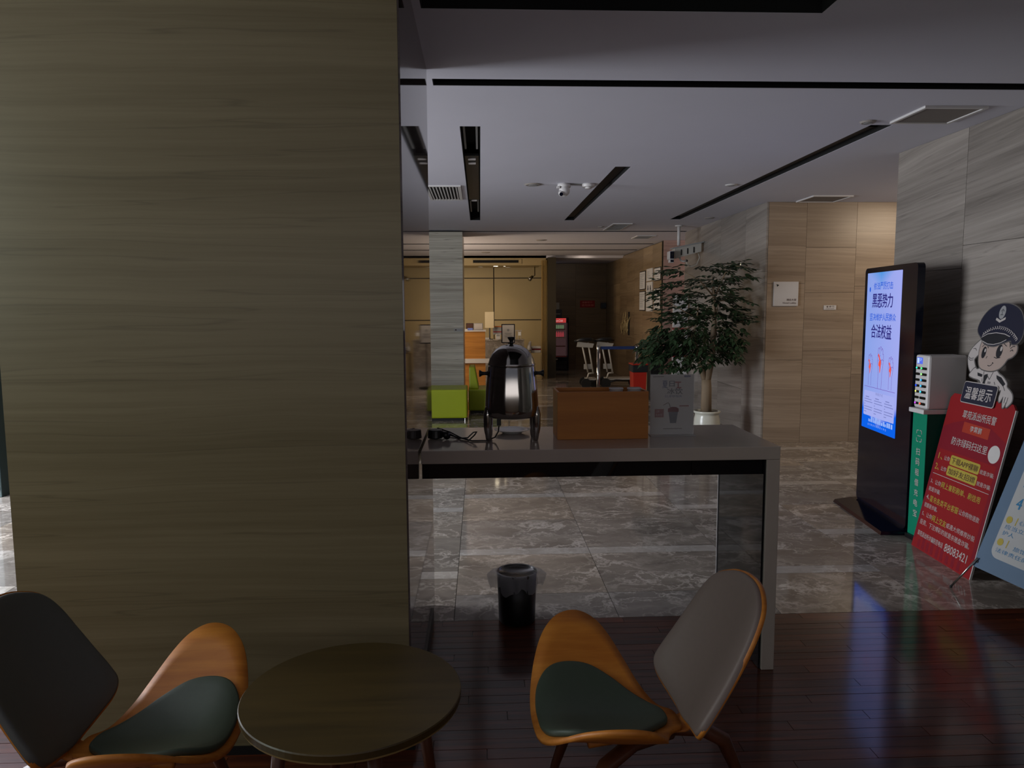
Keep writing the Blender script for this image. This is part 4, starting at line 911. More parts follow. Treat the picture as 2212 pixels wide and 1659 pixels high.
# ------------------------------------------------------------------ POTTED TREE
TX, TYY = 2.62, 8.45
tr = thing('potted_tree', 'leafy dark green indoor tree in a pale ceramic pot by the stone wall', 'plant', (TX, TYY, 0))
MB().lathe([(.0001, .001), (.105, .001), (.12, .02), (.145, .10), (.152, .20), (.146, .27), (.134, .305), (.135, .325), (.152, .335), (.156, .352), (.148, .360), (.132, .352), (.128, .32), (.0001, .31)], (TX, TYY, 0), 40).build('pot', M['pot'], tr, smooth=True)
MB().lathe([(.0001, .343), (.09, .340), (.1275, .330)], (TX, TYY, 0), 24).build('soil', M['soil'], tr)
# (px, py) sketch of the crown turned into metres around the trunk plane
def tp(px, py, dy=0.0):
    s = TYY/1605; return Vector(((px-1037)*s*1.0+TX-(1523-1037)*s, TYY+dy, 1.55-(py-664)*s))
MB().tube([(TX-.01, TYY, .33), tp(1521, 840), tp(1520, 822)], [.064, .058, .054], 12).build('trunk', M['bark'], tr, smooth=True)
MB().tube([tp(1520, 828), tp(1528, 790), tp(1532, 750), tp(1535, 700), tp(1532, 640), tp(1528, 600)], [.048, .040, .036, .028, .018, .006], 10).build('trunk', M['bark'], tr, smooth=True)
MB().tube([tp(1519, 828), tp(1508, 795), tp(1498, 760), tp(1492, 715), tp(1500, 660)], [.040, .030, .021, .014, .006], 10).build('trunk', M['bark'], tr, smooth=True)
for a_, b_, c_2 in (((1532, 650), (1560, 590), (1590, 572)), ((1532, 640), (1495, 605), (1440, 580)), ((1494, 700), (1460, 720), (1410, 745)), ((1534, 715), (1575, 700), (1605, 685)), ((1500, 690), (1450, 660), (1425, 640)), ((1533, 760), (1560, 745), (1575, 765)), ((1534, 700), (1550, 650), (1590, 650))):
    dy = random.uniform(-.25, .25); MB().tube([tp(*a_), tp(*b_, dy*.6), tp(*c_2, dy)], [.010, .007, .003], 6).build('branch', M['bark'], tr, smooth=True)
leafmesh = bpy.data.meshes.new('leaf')
leafmesh.from_pydata([(0, 0, 0), (.020, .026, .004), (.022, .055, .004), (0, .100, -.006), (-.022, .055, .004), (-.020, .026, .004), (0, .05, -.004)], [], [(0, 1, 6), (1, 2, 6), (2, 3, 6), (3, 4, 6), (4, 5, 6), (5, 0, 6)])
leafmesh.materials.append(M['leaf']); leafmesh.polygons.foreach_set('use_smooth', [True]*6)
rnd = random.Random(11); leaves = []; stems = MB()
zones = [((1462, 583), 30, 8, 9, -1), ((1560, 573), 42, 9, 16, 1), ((1590, 588), 16, 10, 5, 1), ((1480, 610), 55, 12, 16, -1), ((1545, 602), 40, 12, 12, 1), ((1432, 640), 26, 18, 8, -1), ((1490, 640), 42, 16, 16, -1), ((1560, 640), 34, 18, 12, 1), ((1480, 680), 48, 24, 36, -1), ((1535, 690), 46, 30, 46, 1), ((1588, 680), 26, 18, 14, 1), ((1440, 725), 46, 26, 44, -1), ((1412, 755), 30, 20, 26, -1), ((1480, 735), 40, 30, 36, -1),
         ((1530, 745), 36, 26, 34, 1), ((1470, 775), 40, 20, 18, -1), ((1555, 720), 24, 24, 14, 1), ((1562, 760), 12, 18, 6, 1), ((1545, 640), 30, 30, 14, 1)]
for (cx, cy), rx, ry, cnt, side in zones:
    for _ in range(int(cnt*1.75)):
        a = rnd.uniform(0, 2*PI); r = math.sqrt(rnd.random()); px, py = cx+rx*r*math.cos(a), cy+ry*r*math.sin(a)
        dy = rnd.uniform(-1, 1)*(.18+.0045*min(rx, 60)); p = tp(px, py, dy)
        out = Vector((p.x-TX-.03, dy*.9, 0)); out = out.normalized() if out.length > .05 else Vector((side, 0, 0))
        out = (out+Vector((rnd.uniform(-.5, .5), rnd.uniform(-.5, .5), rnd.uniform(-.45, .15)))).normalized()
        if py > 700: out = (out+Vector((0, 0, -.55))).normalized()
        L = rnd.uniform(.10, .17); nl = rnd.choice((2, 3, 3))
        if p.x > 3.0 or (p+out*L).x > 3.06: continue
        stems.tube([p, p+out*L], [.002, .001], 4, cap=False)
        sidev = out.cross(Vector((0, 0, 1))).normalized()
        for k in range(nl*2+1):
            if k == nl*2: d = out; q0 = p+out*L
            else: d = (out*.65+sidev*(1 if k % 2 else -1)*.8+Vector((0, 0, rnd.uniform(-.35, .1)))).normalized(); q0 = p+out*L*((k//2+.6)/nl)
            up = Vector((rnd.uniform(-.35, .35), rnd.uniform(-.35, .35), 1)); xa_ = d.cross(up).normalized(); za = xa_.cross(d).normalized()
            s = rnd.uniform(.65, 1.0); m4 = Matrix(((xa_.x, d.x, za.x, q0.x), (xa_.y, d.y, za.y, q0.y), (xa_.z, d.z, za.z, q0.z), (0, 0, 0, 1)))@Matrix.Scale(s, 4)
            if q0.x < 3.04: leaves.append((m4, q0.y))
leaves.sort(key=lambda t: t[1]); mbf = MB()
step = max(1, len(leaves)//300); cnt = 0
for i, (m4, _) in enumerate(leaves):
    if cnt < 290 and i < 290:
        o = bpy.data.objects.new('leaf', leafmesh); C.objects.link(o); o.parent = tr; o.matrix_local = Matrix.Translation(-ORG[tr.name])@m4; cnt += 1
    else: mbf.add([m4@v.co for v in leafmesh.vertices], [tuple(p.vertices) for p in leafmesh.polygons])
org = ORG[tr.name]; tag(mbf.build('foliage', M['leaf'], tr, smooth=True), kind='stuff'); tag(stems.build('twigs', M['bark'], tr), kind='stuff')

# ------------------------------------------------------------------ HALL OBJECTS
def post(x, y, label, belt=False):
    t = thing('barrier_post', label, 'barrier', (x, y, 0), 'belt barrier posts')
    MB().lathe([(.0001, .001), (.16, .001), (.165, .01), (.155, .022), (.06, .036), (.0001, .036)], (x, y, 0), 28).build('base', M['chrome'], t, smooth=True)
    MB().cyl((x, y, .037), (x, y, .93), .028, n=16).build('pole', M['chrome'], t, smooth=True)
    MB().lathe([(.029, .88), (.032, .885), (.032, .955), (.026, .962), (.0001, .962)], (x, y, 0), 18).build('head', M['steel'], t, smooth=True)
    if belt: MB().box((x+.034, y-.002, .905), (2.405, y+.002, .952)).build('belt', M['belt'], t)['label'] = 'blue retractable belt'
    return t
post(1.835, 11.5, 'chrome barrier post with a blue belt in front of the luggage trolleys', True)
post(2.44, 11.5, 'chrome barrier post behind the red bin, receiving the blue belt')
rbn = thing('red_bin', 'red plastic bin with a black bag over its top beside the barrier', 'bin', (2.42, 11.2, 0))
mb = MB(); xa, xb, ya, yb = 2.29, 2.50, 11.05, 11.33
mb.add([(xa+.02, ya+.02, .001), (xb-.02, ya+.02, .001), (xb-.02, yb-.02, .001), (xa+.02, yb-.02, .001), (xa, ya, .70), (xb, ya, .70), (xb, yb, .70), (xa, yb, .70)], [(0, 3, 2, 1), (0, 1, 5, 4), (1, 2, 6, 5), (2, 3, 7, 6), (3, 0, 4, 7), (4, 5, 6, 7)]); mb.build('body', M['redbin'], rbn)
MB().box((xa-.012, ya-.012, .58), (xb+.012, yb+.012, .69)).build('liner_bag', M['rubber'], rbn, bevel=.01)
MB().box((xa-.012, ya-.012, .69), (xb+.012, yb+.012, .71)).build('rim', M['redbin'], rbn, bevel=.004)
dk = thing('dark_locker', 'narrow dark locker standing behind the red bin', 'cabinet', (2.93, 12.4, 0))
MB().box((2.84, 12.3, .001), (3.06, 12.55, .72)).build('body', M['blackplastic'], dk, bevel=.004)
MB().box((3.0, 12.292, .01), (3.012, 12.2995, .71)).build('edge_strip', M['chrome'], dk)

# luggage trolleys
def trolley(x, y, label, L=.62):
    t = thing('luggage_trolley', label, 'trolley', (x, y, 0), 'nested luggage trolleys')
    for dx in (-.085, .04): MB().tube([(x+.13+dx*.8, y-.02, .30), (x+.02+dx, y-.02, .88)], [.034, .034], 8, flat=.5).build('upright', M['alu'], t, smooth=True)
    MB().box((x-.02, y-.028, .36), (x+.13, y-.012, .46)).build('brand_plate', M['alu'], t)
    MB().prism([(-.17, .80), (.14, .78), (.17, .86), (-.15, .90)], (x, y-.06, 0), (1, 0, 0), (0, 0, 1), (0, -1, 0), 0, .02).build('basket', M['alu'], t)
    MB().tube([(x-.21, y-.05, .905), (x-.08, y-.1, .94), (x+.10, y-.1, .945), (x+.17, y-.05, .92)], [.024, .038, .038, .028], 10).build('handle', M['blackplastic'], t, smooth=True)
    MB().box((x+.02, y-.20, .16), (x+L, y+.20, .185)).build('platform', M['alu'], t)
    MB().tube([(x+.02, y-.2, .19), (x+.05, y-.2, .29), (x+.15, y-.2, .30)], .018, 8).build('frame', M['alu'], t, smooth=True)
    MB().tube([(x-.02, y-.2, .10), (x+.20, y-.2, .15), (x+L, y-.15, .14)], .02, 8).build('frame', M['blackplastic'], t, smooth=True)
    for wx, wy in ((.0, -.2), (.02, .2), (L-.04, 0.0)):
        MB().cyl((x+wx, y+wy-.025, .0955), (x+wx, y+wy+.025, .0955), .095, n=20).build('wheel', M['rubber'], t, smooth=False)
    return t
trolley(2.03, 14.4, 'luggage trolley at the left of the nested pair', .22)
trolley(2.42, 14.45, 'luggage trolley at the right of the nested pair')

# fridge --------------------------------------------------------------
FX0, FX1, FY0, FY1, FH = 1.72, 2.185, 18.3, 18.84, 1.315
fr = thing('drinks_fridge', 'lit upright drinks fridge with a red header against the dark end wall', 'fridge', ((FX0+FX1)/2, FY0, 0))
for a, b in (((FX0, FY0+.06, .001), (FX0+.03, FY1, FH)), ((FX1-.03, FY0+.06, .001), (FX1, FY1, FH)), ((FX0+.031, FY1-.03, .001), (FX1-.031, FY1, FH)), ((FX0+.031, FY0+.06, FH-.03), (FX1-.031, FY1-.031, FH)), ((FX0+.031, FY0+.06, .001), (FX1-.031, FY1-.031, .34))):
    MB().box(a, b).build('cabinet', M['kioskbody'], fr)
MB().box((FX0+.03, FY0+.045, 1.19), (FX1-.07, FY0+.058, 1.30)).build('header', emis('lit_header', (190, 62, 60), .8), fr)['label'] = 'lit red header panel'
ff = Face((FX0, FY0+.044, 0), (1, 0, 0), (0, 0, 1)); mb = MB(); ff.text(mb, 'Coca-Cola', .06, 1.215, .055, .25, .001, shear=.3); flatbuild(mb, 'lettering', emis('header_letters', (235, 190, 190), .8), fr)
MB().box((FX0+.035, FY0+.40, .35), (FX1-.035, FY0+.41, 1.18)).build('back_panel', emis('fridge_back_glow', (96, 66, 70), .35), fr)  # panel glows itself, standing in for the fridge's inside light
MB().box((FX1-.075, FY0+.05, .36), (FX1-.062, FY0+.06, 1.3)).build('door_frame', M['steel'], fr)
MB().box((FX0+.03, FY0+.05, .345), (FX1-.06, FY0+.06, .365)).build('door_frame', mat('red_trim', (170, 60, 50), .4), fr)
MB().box((FX0+.03, FY0+.052, .366), (FX1-.076, FY0+.056, 1.185)).build('door_glass', mat('fridge_glass', (200, 190, 190), .03, alpha=.14), fr)
for k, z in enumerate((.60, .82, 1.02)):
    MB().box((FX0+.035, FY0+.1, z), (FX1-.08, FY0+.38, z+.01)).build('shelf', M['steel'], fr)
    MB().box((FX0+.035, FY0+.095, z-.01), (FX1-.08, FY0+.0985, z+.02)).build('price_strip', M['redsign'] if k != 1 else M['cream'], fr)
cm = [emis('can_green_glow', (120, 150, 110), .6), emis('can_red_glow', (196, 70, 80), .6), emis('can_pink_glow', (190, 96, 100), .6)]  # drinks given their own glow in place of light falling on them
ORD = ('leftmost', 'second from the left', 'third from the left', 'third from the right', 'second from the right', 'rightmost')
for k, z in enumerate((1.0305, .8305)):
    for j in range(6):
        x = FX0+.075+j*.052; c0 = thing('drink_can' if k == 0 else 'drink_bottle', (f'small green can on the top fridge shelf, {ORD[j]}' if k == 0 else f'small red bottle on the middle fridge shelf, {ORD[j]}'), 'drink', (x, FY0+.17, z), 'green cans on the top fridge shelf' if k == 0 else 'red bottles on the middle fridge shelf')
        if k == 0: MB().lathe([(.0001, z), (.020, z), (.021, z+.01), (.021, z+.09), (.016, z+.10), (.0001, z+.10)], (x, FY0+.17, 0), 12).build('can_body', cm[0], c0, smooth=True)
        else:
            MB().lathe([(.0001, z), (.021, z), (.021, z+.09), (.009, z+.125), (.009, z+.14), (.0001, z+.14)], (x, FY0+.17, 0), 12).build('bottle_body', cm[1], c0, smooth=True)
            MB().lathe([(.0001, z+.1402), (.011, z+.1402), (.011, z+.155), (.0001, z+.155)], (x, FY0+.17, 0), 10).build('bottle_cap', M['white'], c0)
MB().box((FX0+.12, FY0+.052, .27), (FX0+.19, FY0+.059, .30)).build('badge', M['cream'], fr)
for k in range(7): MB().box((FX0+.05, FY0+.050, .05+k*.028), (FX1-.05, FY0+.0595, .062+k*.028)).build('grille_slat', M['blackplastic'], fr)
t = thing('carton', 'dark blue printed carton lying on top of the fridge', 'box', (1.87, 18.5, FH)); MB().box((1.74, 18.4, FH+.001), (2.02, 18.6, FH+.20)).build('carton_body', M['navy'], t, bevel=.004); MB().box((1.76, 18.397, FH+.08), (1.98, 18.3995, FH+.10)).build('print_band', M['greyprint'], t)
t = thing('carton', 'small pale carton on top of the dark blue carton', 'box', (1.86, 18.5, FH+.2)); MB().box((1.76, 18.42, FH+.202), (1.96, 18.58, FH+.37)).build('carton_body', M['greyprint'], t, bevel=.004); MB().box((1.84, 18.417, FH+.202), (1.88, 18.4195, FH+.37)).build('tape', M['beige'], t)
# end-wall signs
t = thing('red_wall_sign', 'red sign with two lines of small text on the dark end wall', 'sign', (2.72, 18.85, 1.64)); MB().box((2.53, 18.845, 1.56), (2.905, 18.858, 1.735)).build('sign_plate', M['redsign'], t)
rsf = Face((2.53, 18.844, 1.56), (1, 0, 0), (0, 0, 1)); mb = MB(); rsf.text(mb, '温馨提示', .05, .11, .04, .26, .001); rsf.text(mb, '请勿吸烟', .04, .035, .045, .30, .001); flatbuild(mb, 'lettering', mat('pink_letters', (196, 110, 100), .5), t)
t = thing('wall_box', 'small dark blue box on the end wall near the corner', 'wall box', (3.12, 18.82, 1.6)); MB().box((3.05, 18.78, 1.54), (3.19, 18.857, 1.68)).build('box_body', M['navy'], t, bevel=.005); MB().box((3.07, 18.776, 1.56), (3.17, 18.7795, 1.66)).build('box_cover', M['kioskbody'], t)

# notice boards on the far right wall
def board(y0, y1, z0, z1, label, kind=0, dark=True):
    t = thing('wall_notice', label, 'notice', (RX, (y0+y1)/2, z0), 'notice boards on the far right wall')
    xf = RX-.012
    MB().box((xf, y0, z0), (RX-.0012, y1, z1)).build('frame', M['blackplastic'] if dark else M['paper'], t)
    f = Face((xf-.001, y1, z0), (0, -1, 0), (0, 0, 1)); f.N = Vector((-1, 0, 0)); w, h = y1-y0, z1-z0
    mb = MB(); f.poly(mb, [(.015, .015), (w-.015, .015), (w-.015, h-.015), (.015, h-.015)], .0004); flatbuild(mb, 'sheet', M['paper'], t)
    mb = MB(); r2 = random.Random(int(y0*100))
    if kind == 0:
        v = h-.06
        while v > .05: f.stroke(mb, [(.06, v), (.06+(w-.12)*r2.uniform(.5, 1), v)], .012, .0012); v -= .035
        flatbuild(mb, 'text_lines', M['greyprint'], t)
    elif kind == 1:
        for cx in (.3*w, .7*w):
            f.poly(mb, disc(cx, .63*h, .028, 12), .0012); f.poly(mb, [(cx-.05, .36*h), (cx+.05, .36*h), (cx+.03, .57*h), (cx-.03, .57*h)], .0012); f.stroke(mb, [(cx, .36*h), (cx, .22*h)], .03, .0012)
        flatbuild(mb, 'figure_symbols', M['navy'], t)
board(14.35, 14.86, 1.90, 2.26, 'black framed notice, upper of the two nearest the art relief'); board(14.35, 14.86, 1.49, 1.87, 'black framed notice, lower of the two nearest the art relief')
board(13.75, 14.25, 2.05, 2.28, 'pale text notice above the washroom symbols', 0, False); board(13.75, 14.25, 1.80, 2.03, 'washroom sign with two dark blue figure symbols', 1, False); board(13.75, 14.25, 1.48, 1.78, 'pale text notice below the washroom symbols', 0, False)
board(13.12, 13.62, 2.03, 2.27, 'brown framed notice, upper one beside the washroom corner'); board(13.12, 13.62, 1.50, 1.90, 'brown framed notice, lower one beside the washroom corner')
# relief of twigs
ar = thing('wall_relief', 'twig-like wall ornament on the far right wall', 'ornament', (3.15, 16.3, .95)); r2 = random.Random(9); mb = MB()
MB().box((3.172, 15.86, .96), (3.198, 15.90, 1.46)).build('backing_strip', M['rubber'], ar)
for k in range(16):
    y0 = r2.uniform(15.95, 16.65); z0 = r2.uniform(.95, 1.2); MB().tube([(3.188, y0, z0), (3.165, y0+r2.uniform(-.15, .1), z0+.15), (3.18, y0+r2.uniform(-.3, .1), z0+r2.uniform(.2, .35))], [.012, .010, .005], 5).build('twig', M['beige'], ar)
# white and red standing display
st = thing('leaflet_stand', 'white and red leaflet display standing behind the potted tree', 'stand', (3.07, 11.3, 0))
MB().box((2.95, 11.25, .001), (3.17, 11.5, .03)).build('base', M['white'], st); MB().box((3.05, 11.36, .031), (3.09, 11.40, 1.72)).build('pole', M['steel'], st)
MB().box((2.95, 11.30, 1.25), (3.175, 11.345, 1.75)).build('header', M['white'], st)
for k in range(4): MB().box((2.95, 11.28, .40+k*.21), (3.175, 11.345, .58+k*.21)).build('leaflet_pocket', M['white'], st); MB().box((2.95, 11.27, .585+k*.21), (3.175, 11.345, .60+k*.21)).build('red_strip', M['redsign'], st)

# wall signs on the tan wall
hs = thing('lobby_sign', 'square white lobby sign with a small dark triangle on the tan wall', 'sign', (3.436, TY-.01, 1.56))
MB().box((3.297, TY-.016, 1.560), (3.578, TY-.0005, 1.832)).build('sign_plate', M['white'], hs, bevel=.002)
hf = Face((3.297, TY-.017, 1.56), (1, 0, 0), (0, 0, 1)); mb = MB(); hf.poly(mb, [(.028, .245), (.058, .236), (.036, .215)], .0005); flatbuild(mb, 'arrow_mark', M['ink'], hs)
mb = MB(); hf.text(mb, '酒店大堂', .258, .058, .024, .112, .0006, bold=.01, align='r'); hf.text(mb, 'Hotel Lobby', .258, .020, .024, .152, .0006, align='r'); flatbuild(mb, 'lettering', M['brown'], hs)
ds = thing('door_label', 'small white door label with three characters on the tan wall', 'sign', (3.952, TY-.01, 1.516))
MB().box((3.882, TY-.008, 1.516), (4.022, TY-.0005, 1.566)).build('label_plate', M['white'], ds)
df = Face((3.882, TY-.009, 1.516), (1, 0, 0), (0, 0, 1)); mb = MB(); df.text(mb, '检', .028, .024, .02, .02, .0006, bold=.02); df.text(mb, '修', .060, .024, .02, .02, .0006, bold=.02); df.text(mb, '门', .092, .024, .02, .02, .0006, bold=.02); df.stroke(mb, [(.02, .012), (.115, .012)], .003, .0006); flatbuild(mb, 'lettering', M['brown'], ds)
t = thing('door_label', 'tiny grey plaque on the right edge of the stone column', 'sign', (-.33, 11.28, 1.2)); MB().box((-.40, 11.279, 1.205), (-.262, 11.2895, 1.25)).build('plaque', M['greyprint'], t); MB().cyl((-.37, 11.278, 1.228), (-.37, 11.2788, 1.228), .012, n=10).build('screw_cap', M['brown'], t)

# ------------------------------------------------------------------ CEILING FITTINGS
def disc_fit(x, y, r, label, m='white'):
    t = thing('ceiling_disc', label, 'ceiling fitting', (x, y, CZ-.012), 'round ceiling fittings')
    MB().lathe([(.0001, CZ-.010), (r*.82, CZ-.010), (r, CZ-.0005), (.0001, CZ-.0005)], (x, y, 0), 24).build('cover', mat('ceiling_fitting', (150, 142, 136), .6) if m == 'grey' else M['white'], t)
    MB().lathe([(r*.3, CZ-.012), (r*.5, CZ-.013), (r*.5, CZ-.0105), (r*.3, CZ-.0105)], (x, y, 0), 16).build('centre_ring', M['greyprint'], t)
disc_fit(.509, 7.15, .085, 'flat round ceiling cover left of the dome camera', 'grey'); disc_fit(2.405, 7.15, .06, 'small round ceiling fitting beside the long slot'); disc_fit(2.46, 4.74, .05, 'small round ceiling fitting near the large square panel', 'grey')
disc_fit(1.06, 12.9, .10, 'round ceiling fitting between the far grooves, on the right', 'grey'); disc_fit(.126, 15.7, .10, 'round ceiling fitting nearest the reception', 'grey'); disc_fit(3.0, 9.75, .07, 'small round ceiling fitting by the right wall', 'grey'); disc_fit(1.75, 10.8, .05, 'small round ceiling fitting beside the far vent', 'grey')
sd = thing('smoke_detector', 'small smoke detector right of the dome camera', 'detector', (1.03, 7.12, CZ-.05))
MB().lathe([(.0001, CZ-.030), (.055, CZ-.030), (.06, CZ-.022), (.062, CZ-.0005), (.0001, CZ-.0005)], (1.03, 7.12, 0), 24).build('base', M['white'], sd, smooth=True); MB().lathe([(.0001, CZ-.048), (.03, CZ-.046), (.036, CZ-.036), (.030, CZ-.0305), (.0001, CZ-.0305)], (1.03, 7.12, 0), 20).build('sensor_cap', M['white'], sd, smooth=True)
MB().box((.86, 7.10, CZ-.006), (1.02, 7.14, CZ-.0005)).build('cable_cover', M['greyprint'], sd)
dm = thing('dome_camera', 'white dome camera on the ceiling', 'camera', (.80, 7.12, CZ-.12))
MB().lathe([(.0001, CZ-.0005), (.062, CZ-.0005), (.064, CZ-.03), (.058, CZ-.036), (.0001, CZ-.036)], (.80, 7.12, 0), 28).build('mount', M['white'], dm, smooth=True)
MB().ball((.80, 7.10, CZ-.066), .052, 20, 12, (1, 1, 1.05)).build('eyeball', M['white'], dm, smooth=True)
MB().tube([(.765, 7.085, CZ-.085), (.765, 7.05, CZ-.105)], [.024, .022], 14).build('lens_barrel', M['white'], dm, smooth=True); MB().cyl((.765, 7.049, CZ-.1055), (.765, 7.046, CZ-.107), .018, n=12).build('lens', M['kioskbody'], dm)
MB().box((.725, 7.06, CZ-.05), (.755, 7.09, CZ-.03)).build('bracket', M['white'], dm, bevel=.003)

def grille(x0, y0, x1, y1, n, label, axis='y', frame=.03):
    t = thing('ceiling_vent', label, 'vent', ((x0+x1)/2, (y0+y1)/2, CZ-.015)); z0, z1 = CZ-.012, CZ-.0005
    for a, b in (((x0, y0, z0), (x1, y0+frame, z1)), ((x0, y1-frame, z0), (x1, y1, z1)), ((x0, y0+frame, z0), (x0+frame, y1-frame, z1)), ((x1-frame, y0+frame, z0), (x1, y1-frame, z1))): MB().box(a, b).build('frame', M['white'], t)
    MB().box((x0+frame, y0+frame, CZ-.002), (x1-frame, y1-frame, CZ-.0006)).build('backing', M['slotblack'], t)
    for k in range(n):
        if axis == 'y': w = (x1-x0-2*frame)/n; xx = x0+frame+w*(k+.5); MB().box((xx-w*.18, y0+frame, z0+.001), (xx+w*.18, y1-frame, CZ-.0025)).build('slat', M['white'], t)
        else: w = (y1-y0-2*frame)/n; yy = y0+frame+w*(k+.5); MB().box((x0+frame, yy-w*.3, z0+.001), (x1-frame, yy+w*.3, CZ-.0025)).build('slat', M['greyprint'], t)
grille(-.52, 7.22, -.175, 8.12, 9, 'white slatted air vent beside the pillar'); grille(1.85, 10.38, 2.12, 11.26, 6, 'small slatted air vent before the first groove', 'x'); grille(2.55, 12.1, 2.86, 12.6, 5, 'slatted air vent between the far grooves on the right', 'x')
def panel(x0, y0, x1, y1, label):
    t = thing('ceiling_panel', label, 'ceiling panel', ((x0+x1)/2, (y0+y1)/2, CZ-.02))
    for a, b in (((x0, y0, CZ-.014), (x1, y0+.02, CZ-.0005)), ((x0, y1-.02, CZ-.014), (x1, y1, CZ-.0005)), ((x0, y0+.02, CZ-.014), (x0+.02, y1-.02, CZ-.0005)), ((x1-.02, y0+.02, CZ-.014), (x1, y1-.02, CZ-.0005))): MB().box(a, b).build('frame', M['white'], t)
    MB().box((x0+.022, y0+.022, CZ-.008), (x1-.022, y1-.022, CZ-.0006)).build('mesh_sheet', mat('mesh_grey', (120, 112, 106), .7, bump=.5, noise=.1, scale=200), t)
panel(2.60, 4.36, 2.98, 4.74, 'square return-air panel in the ceiling near the right wall'); panel(3.5, 7.80, 3.93, 8.24, 'square ceiling panel over the side corridor')
# bulkhead outlet
ao = thing('air_outlet', 'long black air outlet in the bulkhead above the reception', 'vent', (.4, 16.69, 2.56))
MB().box((-.20, 16.685, 2.535), (.93, 16.6985, 2.635)).build('frame', M['beige'], ao); MB().box((-.15, 16.680, 2.555), (.86, 16.6845, 2.615)).build('opening', M['slotblack'], ao)
for k in range(3): MB().box((-.15, 16.674, 2.562+k*.018), (.86, 16.6795, 2.566+k*.018)).build('slat', M['blacksteel'], ao)
# reception ceiling spots
def dlight(x, y, z, label, glow, r=.05):
    t = thing('downlight', label, 'lamp', (x, y, z)); MB().lathe([(r, z-.0005), (r*1.3, z-.004), (r*1.3, z-.0005)], (x, y, 0), 20).build('ring', M['white'], t)
    MB().lathe([(.0001, z-.006), (r, z-.003), (r, z-.001)], (x, y, 0), 20).build('bulb', emis('lamp_glow', (255, 236, 200), 14 if glow else .25), t)
soff = struct(MB().box((-1.9, 16.91, 2.5), (1.36, 17.6, 2.52)).build('trim_2', M['beige']), 'lower soffit above the reception desk')
dlight(.36, 17.0, 2.4995, 'bright lit downlight over the reception desk', True); dlight(.56, 17.05, 2.4995, 'smaller lit downlight right of the bright one', True, .022); dlight(.02, 17.3, 2.4995, 'unlit downlight left of the bright one', False); dlight(.66, 17.45, 2.4995, 'unlit downlight right of the bright pair', False)
sl = thing('track_spotlight', 'small spotlight on a bent arm over the reception', 'lamp', (1.2, 17.2, 2.2)); MB().tube([(1.26, 17.2, 2.499), (1.26, 17.2, 2.30), (1.20, 17.15, 2.26)], .012, 8).build('arm', M['steel'], sl, smooth=True); MB().tube([(1.20, 17.15, 2.27), (1.13, 17.05, 2.20)], [.03, .045], 12).build('lamp_head', M['steel'], sl, smooth=True)

# pole camera
pc = thing('pole_camera', 'grey housed camera with a looped cable hanging on a white ceiling pole', 'camera', (2.84, 10.65, 2.0))
MB().lathe([(.0001, CZ-.0005), (.055, CZ-.0005), (.055, CZ-.012), (.03, CZ-.02), (.0001, CZ-.02)], (2.84, 10.65, 0), 20).build('mount', M['white'], pc, smooth=True)
MB().cyl((2.84, 10.65, CZ-.02), (2.84, 10.65, 2.43), .022, n=14).build('pole', M['white'], pc, smooth=True)
MB().add([(2.76, 10.60, 2.39), (3.16, 10.60, 2.47), (3.16, 10.60, 2.34), (2.78, 10.60, 2.24), (2.76, 10.74, 2.39), (3.16, 10.74, 2.47), (3.16, 10.74, 2.34), (2.78, 10.74, 2.24)], [(0, 1, 2, 3), (4, 7, 6, 5), (0, 4, 5, 1), (3, 2, 6, 7), (0, 3, 7, 4), (1, 5, 6, 2)]).build('housing', M['alu'], pc, bevel=.008)
MB().add([(2.74, 10.585, 2.395), (3.19, 10.585, 2.485), (3.19, 10.585, 2.470), (2.74, 10.585, 2.380), (2.74, 10.755, 2.395), (3.19, 10.755, 2.485), (3.19, 10.755, 2.470), (2.74, 10.755, 2.380)], [(0, 1, 2, 3), (4, 7, 6, 5), (0, 4, 5, 1), (3, 2, 6, 7), (0, 3, 7, 4), (1, 5, 6, 2)]).build('sun_hood', M['greyprint'], pc)
for k in range(3): MB().box((2.86+k*.09, 10.592, 2.29+k*.018), (2.875+k*.09, 10.599, 2.37+k*.018)).build('clip', M['blacksteel'], pc)
MB().tube([(3.12, 10.67, 2.36), (3.15, 10.66, 2.26), (3.11, 10.66, 2.16), (3.03, 10.66, 2.13), (2.97, 10.66, 2.17), (2.95, 10.66, 2.24)], .007, 8).build('cable', M['alu'], pc, smooth=True)
MB().tube([(2.85, 10.63, 2.26), (2.87, 10.62, 2.215), (2.90, 10.62, 2.205), (2.95, 10.62, 2.21)], .014, 8).build('bracket', M['white'], pc, smooth=True); MB().ball((2.955, 10.62, 2.212), .017, 10, 8).build('cable_gland', M['rubber'], pc)
c2 = thing('box_camera', 'small black-faced white camera left of the ceiling pole', 'camera', (2.72, 10.5, 2.2))
MB().box((2.675, 10.50, 2.225), (2.745, 10.66, 2.345)).build('camera_body', M['white'], c2, bevel=.015); MB().box((2.68, 10.50, 2.180), (2.74, 10.60, 2.2245)).build('lower_body', M['white'], c2, bevel=.008)
MB().box((2.682, 10.494, 2.235), (2.738, 10.4995, 2.335)).build('front_window', M['kioskbody'], c2); MB().box((2.687, 10.494, 2.187), (2.733, 10.4995, 2.218)).build('front_window', M['kioskbody'], c2); MB().cyl((2.71, 10.493, 2.29), (2.71, 10.488, 2.29), .016, n=12).build('lens', M['darkglass'], c2)

